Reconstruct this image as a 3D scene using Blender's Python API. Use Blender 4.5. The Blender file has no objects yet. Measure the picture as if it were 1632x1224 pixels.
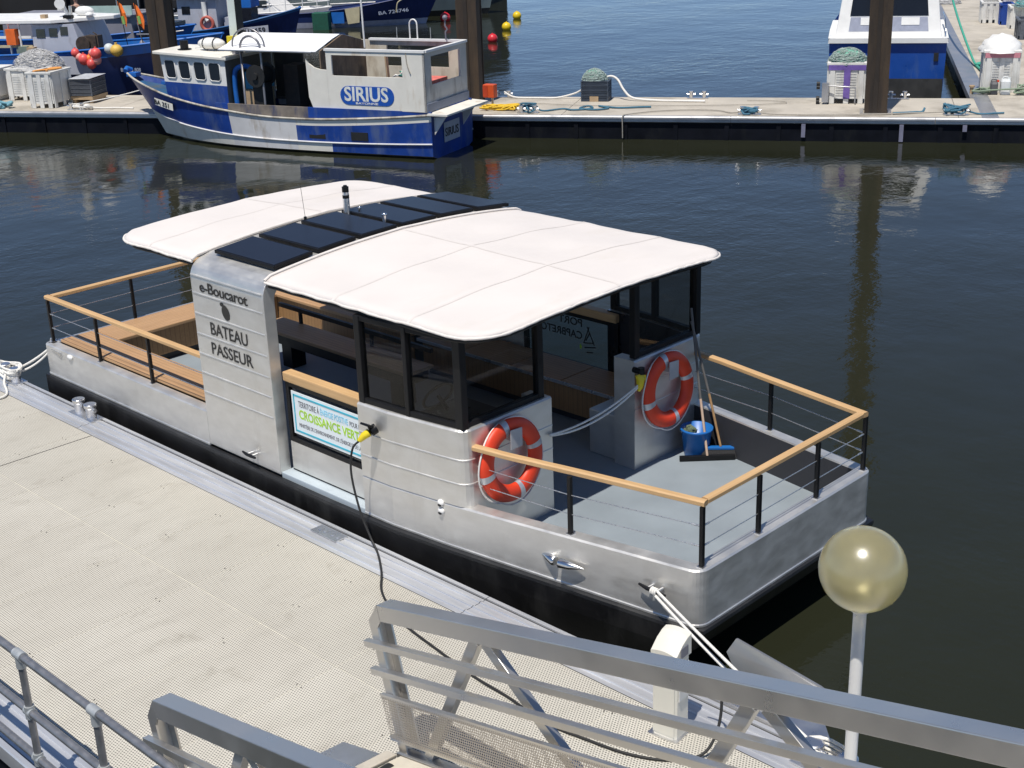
import bpy, bmesh, math, random
from mathutils import Vector, Matrix
from math import sin, cos, pi, radians, sqrt, atan2, hypot

random.seed(7)
S = bpy.context.scene
COL = S.collection
ORG = {}          # object name -> world origin of the thing / part (roots carry no rotation while being built)

# ------------------------------------------------------------------ mesh builder
class MB:
    def __init__(s, M=None):
        s.v = []; s.f = []; s.mi = []; s.sm = []; s.M = M or Matrix()
    def add(s, vs, fs, mi=0, sm=False):
        o = len(s.v)
        s.v += [s.M @ Vector(p) for p in vs]
        for k, f in enumerate(fs):
            s.f.append([o + i for i in f])
            s.mi.append(mi[k] if isinstance(mi, (list, tuple)) else mi); s.sm.append(sm)
        return s
    def box(s, c, d, rz=0, mi=0, rot=None):
        R = rot or Matrix.Rotation(rz, 3, 'Z')
        vs = []
        for z in (-.5, .5):
            for x, y in ((-.5, -.5), (.5, -.5), (.5, .5), (-.5, .5)):
                vs.append(Vector(c) + R @ Vector((x*d[0], y*d[1], z*d[2])))
        return s.add(vs, [(3,2,1,0),(4,5,6,7),(0,1,5,4),(1,2,6,5),(2,3,7,6),(3,0,4,7)], mi)
    def bx(s, x0, x1, y0, y1, z0, z1, mi=0):
        return s.box(((x0+x1)/2, (y0+y1)/2, (z0+z1)/2), (abs(x1-x0), abs(y1-y0), abs(z1-z0)), 0, mi)
    def bar(s, a, b, w, h, up=(0,0,1), mi=0):
        a = Vector(a); b = Vector(b); d = (b-a); L = d.length
        if L < 1e-6: return s
        d.normalize(); u = Vector(up); x = d.cross(u)
        if x.length < 1e-4: x = d.cross(Vector((1,0,0)))
        x.normalize(); u = x.cross(d)
        R = Matrix((d, x, u)).transposed()
        return s.box((a+b)/2, (L, w, h), 0, mi, R)
    def tube(s, pts, r, n=8, closed=False, mi=0, caps=True):
        pts = [Vector(p) for p in pts]; N = len(pts)
        if N < 2: return s
        rs = r if isinstance(r, (list, tuple)) else [r]*N
        vs = []; prev = None
        for i, p in enumerate(pts):
            if closed: t = pts[(i+1) % N] - pts[i-1]
            elif i == 0: t = pts[1]-p
            elif i == N-1: t = p-pts[-2]
            else: t = (pts[i+1]-p).normalized() + (p-pts[i-1]).normalized()
            if t.length < 1e-9: t = Vector((0,0,1))
            t.normalize()
            if prev is None:
                a = Vector((0,0,1)) if abs(t.z) < .9 else Vector((1,0,0))
                x = t.cross(a).normalized()
            else:
                x = prev - t*prev.dot(t)
                x = x.normalized() if x.length > 1e-6 else t.orthogonal().normalized()
            prev = x; y = t.cross(x)
            vs += [p + (x*cos(2*pi*k/n) + y*sin(2*pi*k/n))*rs[i] for k in range(n)]
        fs = []
        for i in range(N if closed else N-1):
            j = (i+1) % N
            for k in range(n):
                l = (k+1) % n
                fs.append((i*n+k, i*n+l, j*n+l, j*n+k))
        s.add(vs, fs, mi, True)
        if caps and not closed:
            s.add(vs[:n], [tuple(range(n))[::-1]], mi); s.add(vs[-n:], [tuple(range(n))], mi)
        return s
    def cyl(s, a, b, r, n=12, mi=0, r2=None):
        return s.tube([a, b], [r, r if r2 is None else r2], n, mi=mi)
    def prism(s, poly, vec, mi=0):
        n = len(poly); v = Vector(vec)
        vs = [Vector(p) for p in poly] + [Vector(p)+v for p in poly]
        fs = [tuple(range(n))[::-1], tuple(range(n, 2*n))]
        fs += [(i, (i+1) % n, n+(i+1) % n, n+i) for i in range(n)]
        return s.add(vs, fs, mi)
    def lathe(s, prof, c, n=20, mi=0, sm=True):
        vs = []; c = Vector(c)
        for r, z in prof:
            vs += [c + Vector((r*cos(2*pi*k/n), r*sin(2*pi*k/n), z)) for k in range(n)]
        fs = []
        for i in range(len(prof)-1):
            for k in range(n):
                l = (k+1) % n
                fs.append((i*n+k, i*n+l, (i+1)*n+l, (i+1)*n+k))
        return s.add(vs, fs, mi, sm)
    def sphere(s, c, r, sc=(1,1,1), n=16, m=10, mi=0, jit=0):
        prof = []; vs = []; c = Vector(c)
        for i in range(m+1):
            a = -pi/2 + pi*i/m
            for k in range(n):
                b = 2*pi*k/n
                q = r*(1 + (random.uniform(-jit, jit) if jit and 0 < i < m else 0))
                vs.append(c + Vector((q*cos(a)*cos(b)*sc[0], q*cos(a)*sin(b)*sc[1], q*sin(a)*sc[2])))
        fs = [(i*n+k, i*n+(k+1) % n, (i+1)*n+(k+1) % n, (i+1)*n+k) for i in range(m) for k in range(n)]
        return s.add(vs, fs, mi, True)
    def loft(s, rows, closed=False, mi=0, sm=False):
        n = len(rows[0]); vs = [p for r in rows for p in r]; fs = []; ms = []
        for i in range(len(rows)-1):
            for k in range(n if closed else n-1):
                l = (k+1) % n
                fs.append((i*n+k, i*n+l, (i+1)*n+l, (i+1)*n+k))
                ms.append(mi(i, k) if callable(mi) else mi)
        return s.add(vs, fs, ms, sm)
    def face(s, pts, mi=0):
        return s.add(pts, [tuple(range(len(pts)))], mi)
    def wall(s, o, u, h, W, H, T, holes=(), mi=0):
        # upright panel from o along unit u (length W) and h (height H), thickness vector T, with rectangular holes
        o = Vector(o); u = Vector(u); h = Vector(h); T = Vector(T)
        xs = sorted({0, W, *[q for a in holes for q in a[:2]]}); ys = sorted({0, H, *[q for a in holes for q in a[2:4]]})
        def hole(i, j):
            cx = (xs[i]+xs[i+1])/2; cy = (ys[j]+ys[j+1])/2
            return any(a[0] < cx < a[1] and a[2] < cy < a[3] for a in holes)
        P = lambda x, y, t: o + u*x + h*y + T*t
        nx, ny = len(xs)-1, len(ys)-1
        ok = lambda i, j: 0 <= i < nx and 0 <= j < ny and not hole(i, j)
        for i in range(nx):
            for j in range(ny):
                if not ok(i, j): continue
                a, b, c, d = xs[i], xs[i+1], ys[j], ys[j+1]
                s.face([P(a,c,0),P(b,c,0),P(b,d,0),P(a,d,0)], mi); s.face([P(a,d,1),P(b,d,1),P(b,c,1),P(a,c,1)], mi)
                if not ok(i-1, j): s.face([P(a,c,1),P(a,c,0),P(a,d,0),P(a,d,1)], mi)
                if not ok(i+1, j): s.face([P(b,c,0),P(b,c,1),P(b,d,1),P(b,d,0)], mi)
                if not ok(i, j-1): s.face([P(a,c,1),P(b,c,1),P(b,c,0),P(a,c,0)], mi)
                if not ok(i, j+1): s.face([P(a,d,0),P(b,d,0),P(b,d,1),P(a,d,1)], mi)
        return s
    def build(s, name, mats, parent=None, bevel=0, weld=False, fixn=False):
        me = bpy.data.meshes.new(name)
        o = ORG.get(parent.name, Vector()) if parent else Vector()
        me.from_pydata([p-o for p in s.v], [], s.f)
        for m in (mats if isinstance(mats, (list, tuple)) else [mats]): me.materials.append(m)
        me.polygons.foreach_set('material_index', s.mi); me.polygons.foreach_set('use_smooth', s.sm)
        if weld or fixn:
            bm = bmesh.new(); bm.from_mesh(me)
            if weld: bmesh.ops.remove_doubles(bm, verts=bm.verts, dist=1e-4)
            bmesh.ops.recalc_face_normals(bm, faces=bm.faces); bm.to_mesh(me); bm.free()
        me.update()
        ob = bpy.data.objects.new(name, me); COL.objects.link(ob)
        if parent: ob.parent = parent
        ORG[ob.name] = o
        if bevel:
            b = ob.modifiers.new('bevel', 'BEVEL'); b.width = bevel; b.segments = 2; b.limit_method = 'ANGLE'; b.angle_limit = radians(40)
        return ob

def tag(o, label, cat, group=None, kind=None):
    o['label'] = label; o['category'] = cat
    if group: o['group'] = group
    if kind: o['kind'] = kind
    return o
def struct(o):
    o['kind'] = 'structure'; return o
def thing(name, label, cat, loc, group=None):
    o = bpy.data.objects.new(name, None); COL.objects.link(o); o.location = loc
    o.empty_display_size = .2; ORG[o.name] = Vector(loc)
    return tag(o, label, cat, group)
def copy_tree(o, parent=None):
    c = o.copy(); COL.objects.link(c)
    if parent: c.parent = parent
    for ch in o.children: copy_tree(ch, c)
    return c

_txt = {}
def lettering(name, s, m, parent, o, xd, yd, size, width=None, depth=.004, bold=0, spacing=1.0):
    # flat raised letters: o = lower left corner, xd / yd = writing and upward direction
    cu = bpy.data.curves.new(name, 'FONT'); cu.body = s; cu.size = size; cu.extrude = depth/2; cu.offset = bold
    cu.resolution_u = 3; cu.space_character = spacing
    t = bpy.data.objects.new(name, cu); COL.objects.link(t)
    bpy.context.view_layer.update()
    dg = bpy.context.evaluated_depsgraph_get()
    me = bpy.data.meshes.new_from_object(t.evaluated_get(dg)); bpy.data.objects.remove(t); bpy.data.curves.remove(cu)
    xs = [v.co.x for v in me.vertices]; ys = [v.co.y for v in me.vertices]
    x0, x1, y0 = min(xs), max(xs), min(ys)
    k = width/(x1-x0) if width else 1
    xd = Vector(xd).normalized(); yd = Vector(yd).normalized(); zd = xd.cross(yd)
    off = ORG.get(parent.name, Vector()) if parent else Vector()
    for v in me.vertices:
        c = v.co.copy(); v.co = Vector(o) + xd*((c.x-x0)*k) + yd*(c.y-y0) + zd*(c.z) - off
    me.materials.clear(); me.materials.append(m); me.name = name
    ob = bpy.data.objects.new(name, me); COL.objects.link(ob)
    if parent: ob.parent = parent
    ORG[ob.name] = off
    return ob

# ------------------------------------------------------------------ materials
class NT:
    def __init__(s, name):
        s.m = bpy.data.materials.new(name); s.m.use_nodes = True; s.t = s.m.node_tree; s.t.nodes.clear()
        s.out = s.n('ShaderNodeOutputMaterial')
    def n(s, typ, **k):
        x = s.t.nodes.new(typ)
        for a, b in k.items(): setattr(x, a, b)
        return x
    def l(s, a, b): s.t.links.new(a, b)
    def set(s, node, **k):
        for a, b in k.items():
            i = node.inputs[a.replace('_', ' ')]
            if hasattr(b, 'links') or isinstance(b, bpy.types.NodeSocket): s.l(b, i)
            else: i.default_value = b
        return node
    def math(s, op, a, b=0.0, c=None):
        x = s.n('ShaderNodeMath', operation=op)
        for i, q in enumerate((a, b) if c is None else (a, b, c)):
            if isinstance(q, bpy.types.NodeSocket): s.l(q, x.inputs[i])
            else: x.inputs[i].default_value = q
        return x.outputs[0]
    def coord(s, scale=(1,1,1), which='Object'):
        tc = s.n('ShaderNodeTexCoord'); mp = s.n('ShaderNodeMapping'); mp.inputs['Scale'].default_value = scale
        s.l(tc.outputs[which], mp.inputs['Vector']); return mp.outputs[0]
    def noise(s, co, scale, detail=4, rough=.55, dist=0):
        x = s.n('ShaderNodeTexNoise'); s.l(co, x.inputs['Vector'])
        x.inputs['Scale'].default_value = scale; x.inputs['Detail'].default_value = detail
        x.inputs['Roughness'].default_value = rough; x.inputs['Distortion'].default_value = dist
        return x.outputs['Fac']
    def rng(s, v, a, b, c=0.0, d=1.0):
        x = s.n('ShaderNodeMapRange'); s.l(v, x.inputs[0])
        for i, q in enumerate((a, b, c, d)): x.inputs[i+1].default_value = q
        return x.outputs[0]
    def mix(s, f, a, b):
        x = s.n('ShaderNodeMix', data_type='RGBA')
        if isinstance(f, bpy.types.NodeSocket): s.l(f, x.inputs[0])
        else: x.inputs[0].default_value = f
        for i, q in ((6, a), (7, b)):
            if isinstance(q, bpy.types.NodeSocket): s.l(q, x.inputs[i])
            else: x.inputs[i].default_value = (*q, 1) if len(q) == 3 else q
        return x.outputs[2]
    def bsdf(s, **k):
        b = s.n('ShaderNodeBsdfPrincipled')
        for a, q in k.items():
            i = b.inputs[a.replace('_', ' ')]
            if isinstance(q, bpy.types.NodeSocket): s.l(q, i)
            elif isinstance(q, tuple) and len(q) == 3: i.default_value = (*q, 1)
            else: i.default_value = q
        s.l(b.outputs[0], s.out.inputs[0]); return b
    def bump(s, h, strength=.3, dist=.01):
        b = s.n('ShaderNodeBump'); s.l(h, b.inputs['Height']); b.inputs['Strength'].default_value = strength
        b.inputs['Distance'].default_value = dist; return b.outputs[0]

def mat(name, col, rough=.5, metal=0., var=.12, scale=6., bump=.0, bscale=80., stretch=(1,1,1), col2=None, dirt=None, dirt_amt=.35, dirt_scale=3., dirt_stretch=(1,1,.35), spec=.5, coat=0., rvar=.08):
    t = NT(name); co = t.coord(stretch)
    f = t.noise(co, scale, 5)
    c1 = tuple(max(0, q*(1-var)) for q in col); c2 = col2 or tuple(min(1, q*(1+var)) for q in col)
    c = t.mix(t.rng(f, .3, .7), c1, c2)
    if dirt:
        co2 = t.coord(dirt_stretch)
        g = t.noise(co2, dirt_scale, 8, .65)
        lo = .62 - dirt_amt*.3
        c = t.mix(t.math('MULTIPLY', t.rng(g, lo, lo+.16), .85), c, dirt)
    k = dict(Base_Color=c, Roughness=t.rng(f, .3, .7, max(.02, rough-rvar), rough+rvar), Metallic=metal)
    b = t.bsdf(**k); b.inputs['Specular IOR Level'].default_value = spec
    if coat: b.inputs['Coat Weight'].default_value = coat; b.inputs['Coat Roughness'].default_value = .08
    if bump:
        t.l(t.bump(t.noise(t.coord((1,1,1)), bscale, 3), bump, .006), b.inputs['Normal'])
    return t.m

ALU = mat('brushed_aluminium', (.71,.695,.66), .46, .74, .07, 4.5, .07, 26, stretch=(1,1,2.2), dirt=(.63,.61,.57), dirt_amt=.18, dirt_scale=2.4, rvar=.09)
ALU2 = mat('polished_aluminium', (.72,.72,.73), .30, .95, .08, 5, .15, 90)
GALV = mat('grey_aluminium_section', (.60,.585,.56), .34, .85, .05, 3)
GALVP = mat('galvanised_pipe', (.30,.30,.31), .42, .7, .15, 14, .1, 150)
STEEL = mat('stainless_steel', (.7,.7,.7), .18, 1., .05, 5)
WIRE = mat('steel_wire', (.65,.65,.65), .3, .9, .05, 40)
BLACK = mat('black_powder_coat', (.007,.007,.008), .45, 0, .2, 10, spec=.3)
HULLBLK = mat('black_hull_paint', (.011,.011,.012), .38, 0, .3, 2.5, .1, 60, dirt=(.03,.03,.03), dirt_amt=.3)
RUBBER = mat('black_rubber', (.015,.015,.015), .6)
CANVAS = mat('white_canvas', (.665,.62,.585), .8, 0, .03, 1.3, .15, 300, dirt=(.62,.57,.52), dirt_amt=.2, dirt_scale=1.4, dirt_stretch=(1,.4,1))
CANVAS_S = mat('canvas_seam', (.64,.595,.56), .85, 0, .03, 6)
CANVAS_T = mat('canvas_hem', (.72,.67,.62), .85, 0, .08, 9, .5, 40)
DECK = mat('grey_blue_deck_paint', (.245,.283,.312), .62, 0, .08, 2, .2, 350)
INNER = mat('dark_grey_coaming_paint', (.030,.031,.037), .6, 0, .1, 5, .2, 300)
NAVY = mat('navy_dark_panel', (.012,.013,.018), .3, 0, .1, 5)
RED = mat('orange_red_plastic', (.70,.048,.012), .50, 0, .07, 8)
BAND = mat('reflective_tape', (.55,.56,.58), .35, .5, .06, 30)
WHITE = mat('white_paint', (.78,.77,.74), .4, 0, .05, 4)
ROPEW = mat('white_rope', (.75,.73,.68), .85, 0, .12, 60, .6, 200)
ROPEG = mat('grey_rope', (.36,.33,.28), .9, 0, .2, 40, .6, 200)
ROPEB = mat('blue_rope', (.05,.15,.22), .85, 0, .3, 40, .6, 200)
ROPET = mat('green_rope', (.05,.33,.24), .85, 0, .25, 40, .6, 200)
YELLOW = mat('yellow_plastic', (.75,.58,.02), .4, 0, .08, 10)
ROPEY = mat('yellow_rope', (.70,.45,.03), .85, 0, .2, 40, .6, 200)
BLUEP = mat('blue_plastic', (.012,.13,.42), .35, 0, .1, 8)
SILL = mat('pale_blue_sill_paint', (.42,.48,.52), .5, 0, .06, 4)
CREAM = mat('cream_plastic', (.72,.695,.61), .45, 0, .04, 4)
CONC = mat('dock_concrete', (.46,.42,.355), .85, 0, .1, 1.2, .3, 60, dirt=(.30,.27,.22), dirt_amt=.45, dirt_scale=.9, dirt_stretch=(1,1,1))
DARKFLOAT = mat('dark_float_wall', (.005,.006,.010), .6, 0, .4, 2, .1, 30, dirt=(.012,.013,.014), dirt_amt=.3, spec=.15)
ALUEDGE = mat('dock_edge_aluminium', (.44,.44,.45), .4, .7, .1, 3, .1, 80)
PURPLE = mat('purple_paint', (.16,.10,.36), .5, 0, .2, 6)
TUBW = mat('white_tub_plastic', (.70,.69,.65), .5, 0, .07, 4, dirt=(.42,.40,.36), dirt_amt=.25)
CRATEG = mat('grey_crate_plastic', (.10,.11,.13), .5, 0, .2, 12)
NETG = mat('green_fishing_net', (.16,.38,.29), .8, 0, .3, 20)
NETW = mat('pale_fishing_net', (.50,.49,.48), .85, 0, .2, 20)
ORANGE = mat('orange_plastic', (.80,.20,.03), .5, 0, .1, 8)
PINK = mat('faded_red_buoy_plastic', (.72,.10,.09), .45, 0, .15, 3)
PINK2 = mat('pink_buoy_plastic', (.75,.32,.28), .5, 0, .15, 3)
PILE = mat('rusty_brown_pile', (.060,.042,.028), .75, .1, .4, 1.6, .5, 20, stretch=(1,1,.25), col2=(.115,.075,.042), dirt=(.018,.015,.014), dirt_amt=.6, dirt_scale=1.1, dirt_stretch=(1,1,.18))
SKIN = mat('skin', (.42,.24,.17), .55)
CLOTHD = mat('dark_cloth', (.018,.018,.022), .85)
HAIRG = mat('grey_hair', (.22,.20,.18), .8)
CARD = mat('cardboard_brown', (.42,.30,.18), .8)
CLOTHB = mat('beige_cloth', (.48,.43,.28), .85, 0, .1, 5, .4, 30)
RUSTW = mat('stained_white_paint', (.76,.73,.65), .5, 0, .05, 3, .1, 60, dirt=(.50,.39,.26), dirt_amt=.22, dirt_scale=2.2, dirt_stretch=(1,1,.22))
RUSTW2 = mat('chalky_white_paint', (.64,.63,.62), .6, 0, .06, 3, .1, 60, dirt=(.36,.30,.22), dirt_amt=.12, dirt_scale=2.6, dirt_stretch=(1,1,.3))
SIRB = mat('weathered_royal_blue', (.009,.048,.26), .42, 0, .22, 2, .1, 60, dirt=(.085,.125,.25), dirt_amt=.42, dirt_scale=2.6, dirt_stretch=(1,1,.3))
SIRB2 = mat('faded_deep_blue', (.018,.035,.14), .5, 0, .2, 2, .1, 60, dirt=(.12,.11,.11), dirt_amt=.4)
TAN = mat('worn_tan_wood', (.20,.14,.09), .8, 0, .3, 5, .2, 40, dirt=(.05,.04,.035), dirt_amt=.5)
BLUE1 = mat('bright_blue_paint', (.015,.13,.46), .4, 0, .12, 2, dirt=(.05,.13,.33), dirt_amt=.3)
BLUE2 = mat('dark_blue_paint', (.008,.022,.10), .4, 0, .15, 2)
GREYH = mat('pale_grey_paint', (.42,.44,.50), .5, 0, .06, 2, dirt=(.30,.30,.33), dirt_amt=.3)
GREYD = mat('grey_house_paint', (.20,.20,.23), .55, 0, .1, 2)
GLASSD = mat('dark_window_glass', (.010,.011,.013), .06, 0, .1, 3, spec=.6)
BOTTOM = mat('dirty_waterline_paint', (.30,.27,.20), .7, 0, .2, 3, .3, 50, dirt=(.06,.055,.04), dirt_amt=.35, dirt_scale=2.5)
ANTIF = mat('black_waterline_paint', (.015,.016,.018), .5)
GREENP = mat('green_mesh_cloth', (.010,.085,.055), .85, 0, .2, 10, .4, 40)
DARKWALL = mat('dark_quay_wall', (.012,.012,.014), .8, 0, .3, 1)
TEALG = mat('grey_teal_paint', (.17,.21,.21), .5, 0, .1, 2)
LIFEW = mat('stained_raft_case', (.74,.72,.68), .45, 0, .05, 4, dirt=(.35,.10,.08), dirt_amt=.3, dirt_scale=4)
LTR = mat('black_lettering', (.02,.019,.018), .5)
LTRW = mat('white_lettering', (.72,.73,.68), .5)
LTRG = mat('lime_lettering', (.36,.62,.03), .5)
LTRB = mat('sky_blue_lettering', (.22,.55,.72), .5)
LTRC = mat('cyan_border_print', (.05,.42,.55), .5)
LTRD = mat('grey_lettering', (.10,.10,.12), .5)
POSTER = mat('poster_white', (.74,.80,.82), .45, 0, .02, 4)
LTRGREY = mat('faded_grey_lettering', (.32,.36,.45), .5)
BRUSH = mat('broom_bristles', (.03,.03,.032), .9, 0, .4, 90, .8, 200)
POLEW = mat('pale_broom_wood', (.52,.38,.28), .6, 0, .1, 20)
POLEB = mat('brown_broom_wood', (.34,.20,.09), .6, 0, .15, 20)
GREYPOLE = mat('grey_pole', (.10,.095,.09), .6)

def wood(name, c1, c2, axis='x', plank=0., gap=(.05,.028,.014), rough=.55):
    t = NT(name)
    st = {'x': (1.2, 22, 22), 'y': (22, 1.2, 22), 'z': (22, 22, 1.2)}[axis]
    f = t.noise(t.coord(st), 1.6, 6, .6, .4); g = t.noise(t.coord(), 1.1, 3)
    c = t.mix(t.rng(f, .3, .7), c1, c2); c = t.mix(t.rng(g, .35, .7, 0, .35), c, tuple(q*.75 for q in c1))
    h = f
    if plank:
        sx = t.n('ShaderNodeSeparateXYZ'); t.l(t.coord(), sx.inputs[0])
        a = sx.outputs[{'x': 1, 'y': 0, 'z': 0}[axis]]
        fr = t.math('FRACT', t.math('DIVIDE', a, plank)); e = t.math('MULTIPLY', t.math('LESS_THAN', t.math('ABSOLUTE', t.math('SUBTRACT', fr, .5)), .045), .55)
        c = t.mix(e, c, gap); h = t.math('MULTIPLY', t.math('SUBTRACT', 1.0, e), 1.0)
    b = t.bsdf(Base_Color=c, Roughness=rough); t.l(t.bump(h, .25, .004), b.inputs['Normal'])
    return t.m
RAILW = wood('oiled_rail_wood', (.52,.325,.15), (.63,.405,.20))
RAILWY = wood('oiled_rail_wood_across', (.52,.325,.15), (.63,.405,.20), 'y')
TEAK = wood('teak_bench_planks', (.40,.235,.115), (.50,.305,.155), 'x', .052)
TEAKY = wood('teak_bench_planks_across', (.40,.235,.115), (.50,.305,.155), 'y', .052)
SLAT = wood('teak_vertical_slats', (.30,.165,.07), (.38,.215,.095), 'z', .065)

def glass(name, tint, refl=.05):
    # thin pane: tinted see-through plus a mirror share that grows towards grazing angles, the same from both sides
    t = NT(name); tr = t.n('ShaderNodeBsdfTransparent'); tr.inputs[0].default_value = (*tint, 1)
    gl = t.n('ShaderNodeBsdfGlossy'); gl.inputs['Roughness'].default_value = .03
    g = t.n('ShaderNodeNewGeometry'); v = t.n('ShaderNodeVectorMath', operation='DOT_PRODUCT'); t.l(g.outputs['Incoming'], v.inputs[0]); t.l(g.outputs['Normal'], v.inputs[1])
    c = t.math('SUBTRACT', 1.0, t.math('ABSOLUTE', v.outputs['Value'])); fr = t.math('ADD', .025, t.math('MULTIPLY', t.math('POWER', c, 5.0), .9))
    mx = t.n('ShaderNodeMixShader'); t.l(fr, mx.inputs[0]); t.l(tr.outputs[0], mx.inputs[1]); t.l(gl.outputs[0], mx.inputs[2])
    t.l(mx.outputs[0], t.out.inputs[0]); return t.m
GLASS = glass('tinted_window_glass', (.76,.76,.75))
GLASSL = glass('clear_door_glass', (.62,.68,.70))

def hexholes(t, pitch, r, u_axis=0, v_axis=1):
    # dark round holes on a staggered grid, in metres, from object coordinates
    sx = t.n('ShaderNodeSeparateXYZ'); t.l(t.coord(), sx.inputs[0])
    py = pitch*.87
    v = t.math('DIVIDE', sx.outputs[v_axis], py); row = t.math('FLOOR', v)
    u = t.math('ADD', t.math('DIVIDE', sx.outputs[u_axis], pitch), t.math('MULTIPLY', t.math('MODULO', t.math('ABSOLUTE', row), 2.0), .5))
    du = t.math('MULTIPLY', t.math('SUBTRACT', t.math('FRACT', u), .5), pitch)
    dv = t.math('MULTIPLY', t.math('SUBTRACT', t.math('FRACT', v), .5), py)
    d = t.math('SQRT', t.math('ADD', t.math('MULTIPLY', du, du), t.math('MULTIPLY', dv, dv)))
    return t.math('LESS_THAN', d, r)
def grating():
    t = NT('perforated_cream_grating')
    h = hexholes(t, .023, .0066)
    sx = t.n('ShaderNodeSeparateXYZ'); t.l(t.coord(), sx.inputs[0])
    ix = t.math('FLOOR', t.math('DIVIDE', t.math('ADD', sx.outputs[0], 13.35), .95)); iy = t.math('GREATER_THAN', sx.outputs[1], .4)
    wn = t.n('ShaderNodeTexWhiteNoise', noise_dimensions='2D'); cb = t.n('ShaderNodeCombineXYZ'); t.l(ix, cb.inputs[0]); t.l(iy, cb.inputs[1]); t.l(cb.outputs[0], wn.inputs['Vector'])
    n1 = t.noise(t.coord(), .9, 6, .65); n2 = t.noise(t.coord((1, .35, 1)), 5, 6, .65); n3 = t.noise(t.coord(), 2.3, 8, .7)
    c = t.mix(t.rng(n1, .35, .68), (.545,.515,.445), (.63,.60,.525))
    c = t.mix(t.rng(wn.outputs['Value'], 0, 1, 0, .28), c, (.47,.44,.375))
    c = t.mix(t.math('MULTIPLY', iy, .22), c, (.45,.43,.37))
    c = t.mix(t.rng(n2, .50, .72, 0, .40), c, (.42,.395,.335)); c = t.mix(t.rng(n3, .57, .74, 0, .6), c, (.34,.31,.25))
    b = t.bsdf(Base_Color=t.mix(t.math('MULTIPLY', h, .85), c, (.09,.085,.075)), Roughness=.75)
    return t.m
GRATE = grating()
def perf_sheet():
    t = NT('perforated_metal_sheet'); h = hexholes(t, .020, .0064, 0, 2)
    b = t.n('ShaderNodeBsdfPrincipled'); b.inputs['Base Color'].default_value = (.40,.36,.31,1); b.inputs['Roughness'].default_value = .5; b.inputs['Metallic'].default_value = .3
    tr = t.n('ShaderNodeBsdfTransparent'); mx = t.n('ShaderNodeMixShader'); t.l(h, mx.inputs[0]); t.l(b.outputs[0], mx.inputs[1]); t.l(tr.outputs[0], mx.inputs[2])
    t.l(mx.outputs[0], t.out.inputs[0]); return t.m
PERF = perf_sheet()
def ribbed():
    t = NT('ribbed_aluminium_edge'); sx = t.n('ShaderNodeSeparateXYZ'); t.l(t.coord(), sx.inputs[0])
    n = t.noise(t.coord((.25, 3, 1)), 3, 6, .6)
    c = t.mix(t.rng(n, .3, .7), (.52,.53,.56), (.82,.82,.82))
    n2 = t.noise(t.coord((.5, 1, 1)), 1.2, 5); c = t.mix(t.rng(n2, .5, .75, 0, .5), c, (.46,.44,.40))
    b = t.bsdf(Base_Color=c, Roughness=.40, Metallic=.6); return t.m
RIB = ribbed()
def solar():
    t = NT('solar_cells'); f = t.noise(t.coord(), 3, 3)
    b = t.bsdf(Base_Color=t.mix(f, (.010,.012,.020), (.015,.018,.028)), Roughness=.34); b.inputs['Specular IOR Level'].default_value = .35; return t.m
SOLAR = solar()
def globe_mat():
    t = NT('smoked_amber_globe')
    co = t.coord(); n = t.noise(co, 2.4, 6, .6)
    c = t.mix(t.rng(n, .35, .7), (.88,.79,.44), (.74,.66,.36))
    b = t.bsdf(Base_Color=c, Roughness=.40); b.inputs['Transmission Weight'].default_value = .76; b.inputs['IOR'].default_value = 1.14
    b.inputs['Coat Weight'].default_value = 1; b.inputs['Coat Roughness'].default_value = .24; b.inputs['Coat IOR'].default_value = 1.9
    return t.m
GLOBE = globe_mat()
def water_mat():
    t = NT('harbour_water')
    big = t.noise(t.coord((1, 1, 1)), .35, 3); mid = t.noise(t.coord((1, .62, 1)), 2.6, 4, .55, .3); fine = t.noise(t.coord((.75, 1.1, 1)), 9, 3, .5, .2)
    patch = t.rng(t.noise(t.coord((1,.6,1)), .16, 4, .6), .36, .66, .15, 1.25)
    h = t.math('ADD', t.math('MULTIPLY', mid, .0125), t.math('MULTIPLY', fine, .0042)); h = t.math('MULTIPLY', h, patch)
    h = t.math('ADD', h, t.math('MULTIPLY', big, .03))
    b = t.bsdf(Base_Color=t.mix(t.rng(big, .3, .7), (.016,.0175,.0095), (.019,.021,.012)), Roughness=.05, IOR=1.33)
    bp = t.n('ShaderNodeBump'); t.l(h, bp.inputs['Height']); bp.inputs['Strength'].default_value = 1; bp.inputs['Distance'].default_value = 1.0
    t.l(bp.outputs[0], b.inputs['Normal']); return t.m
WATER = water_mat()

# ================================================================== SETTING
m = MB(); m.face([(-900,-300,0),(500,-300,0),(500,900,0),(-900,900,0)])
struct(m.build('water', WATER))

# ------------------------------------------------------------------ near pontoon
PZ = .5
pon = thing('pontoon', 'wide near pontoon of cream perforated grating panels with ribbed aluminium edges', 'pontoon', (-9,4.8,PZ))
m = MB(); px = -22.35
while px < .5:
    for y0, y1 in ((3.385, 5.195), (5.205, 6.325)):
        m.bx(px+.003, px+.947, y0, y1, PZ-.04, PZ)
    px += .95
m.build('deck_panels', GRATE, pon)
m = MB(); m.bx(-22.3, .5, 3.386, 6.324, PZ-.039, PZ-.0018); m.build('panel_frame', mat('pale_panel_frame', (.62,.59,.50), .7), pon)
m = MB(); m.cyl((-9, 4.8, PZ), (-9, 4.8, PZ+.003), .0055, 8); bolt0 = m.build('bolt_head', RUBBER, pon)
px = -22.35+.95*9; first = True
while px < -4.2:                                    # bolt heads along the panel seams
    for y in (3.75, 4.85, 5.55, 6.1):
        for dx in (-.03, .03):
            b = bolt0 if first else bolt0.copy()
            if not first: COL.objects.link(b)
            first = False; b.location = (px+dx+9, y+random.uniform(-.02,.02)-4.8, 0)
    px += .95
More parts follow.
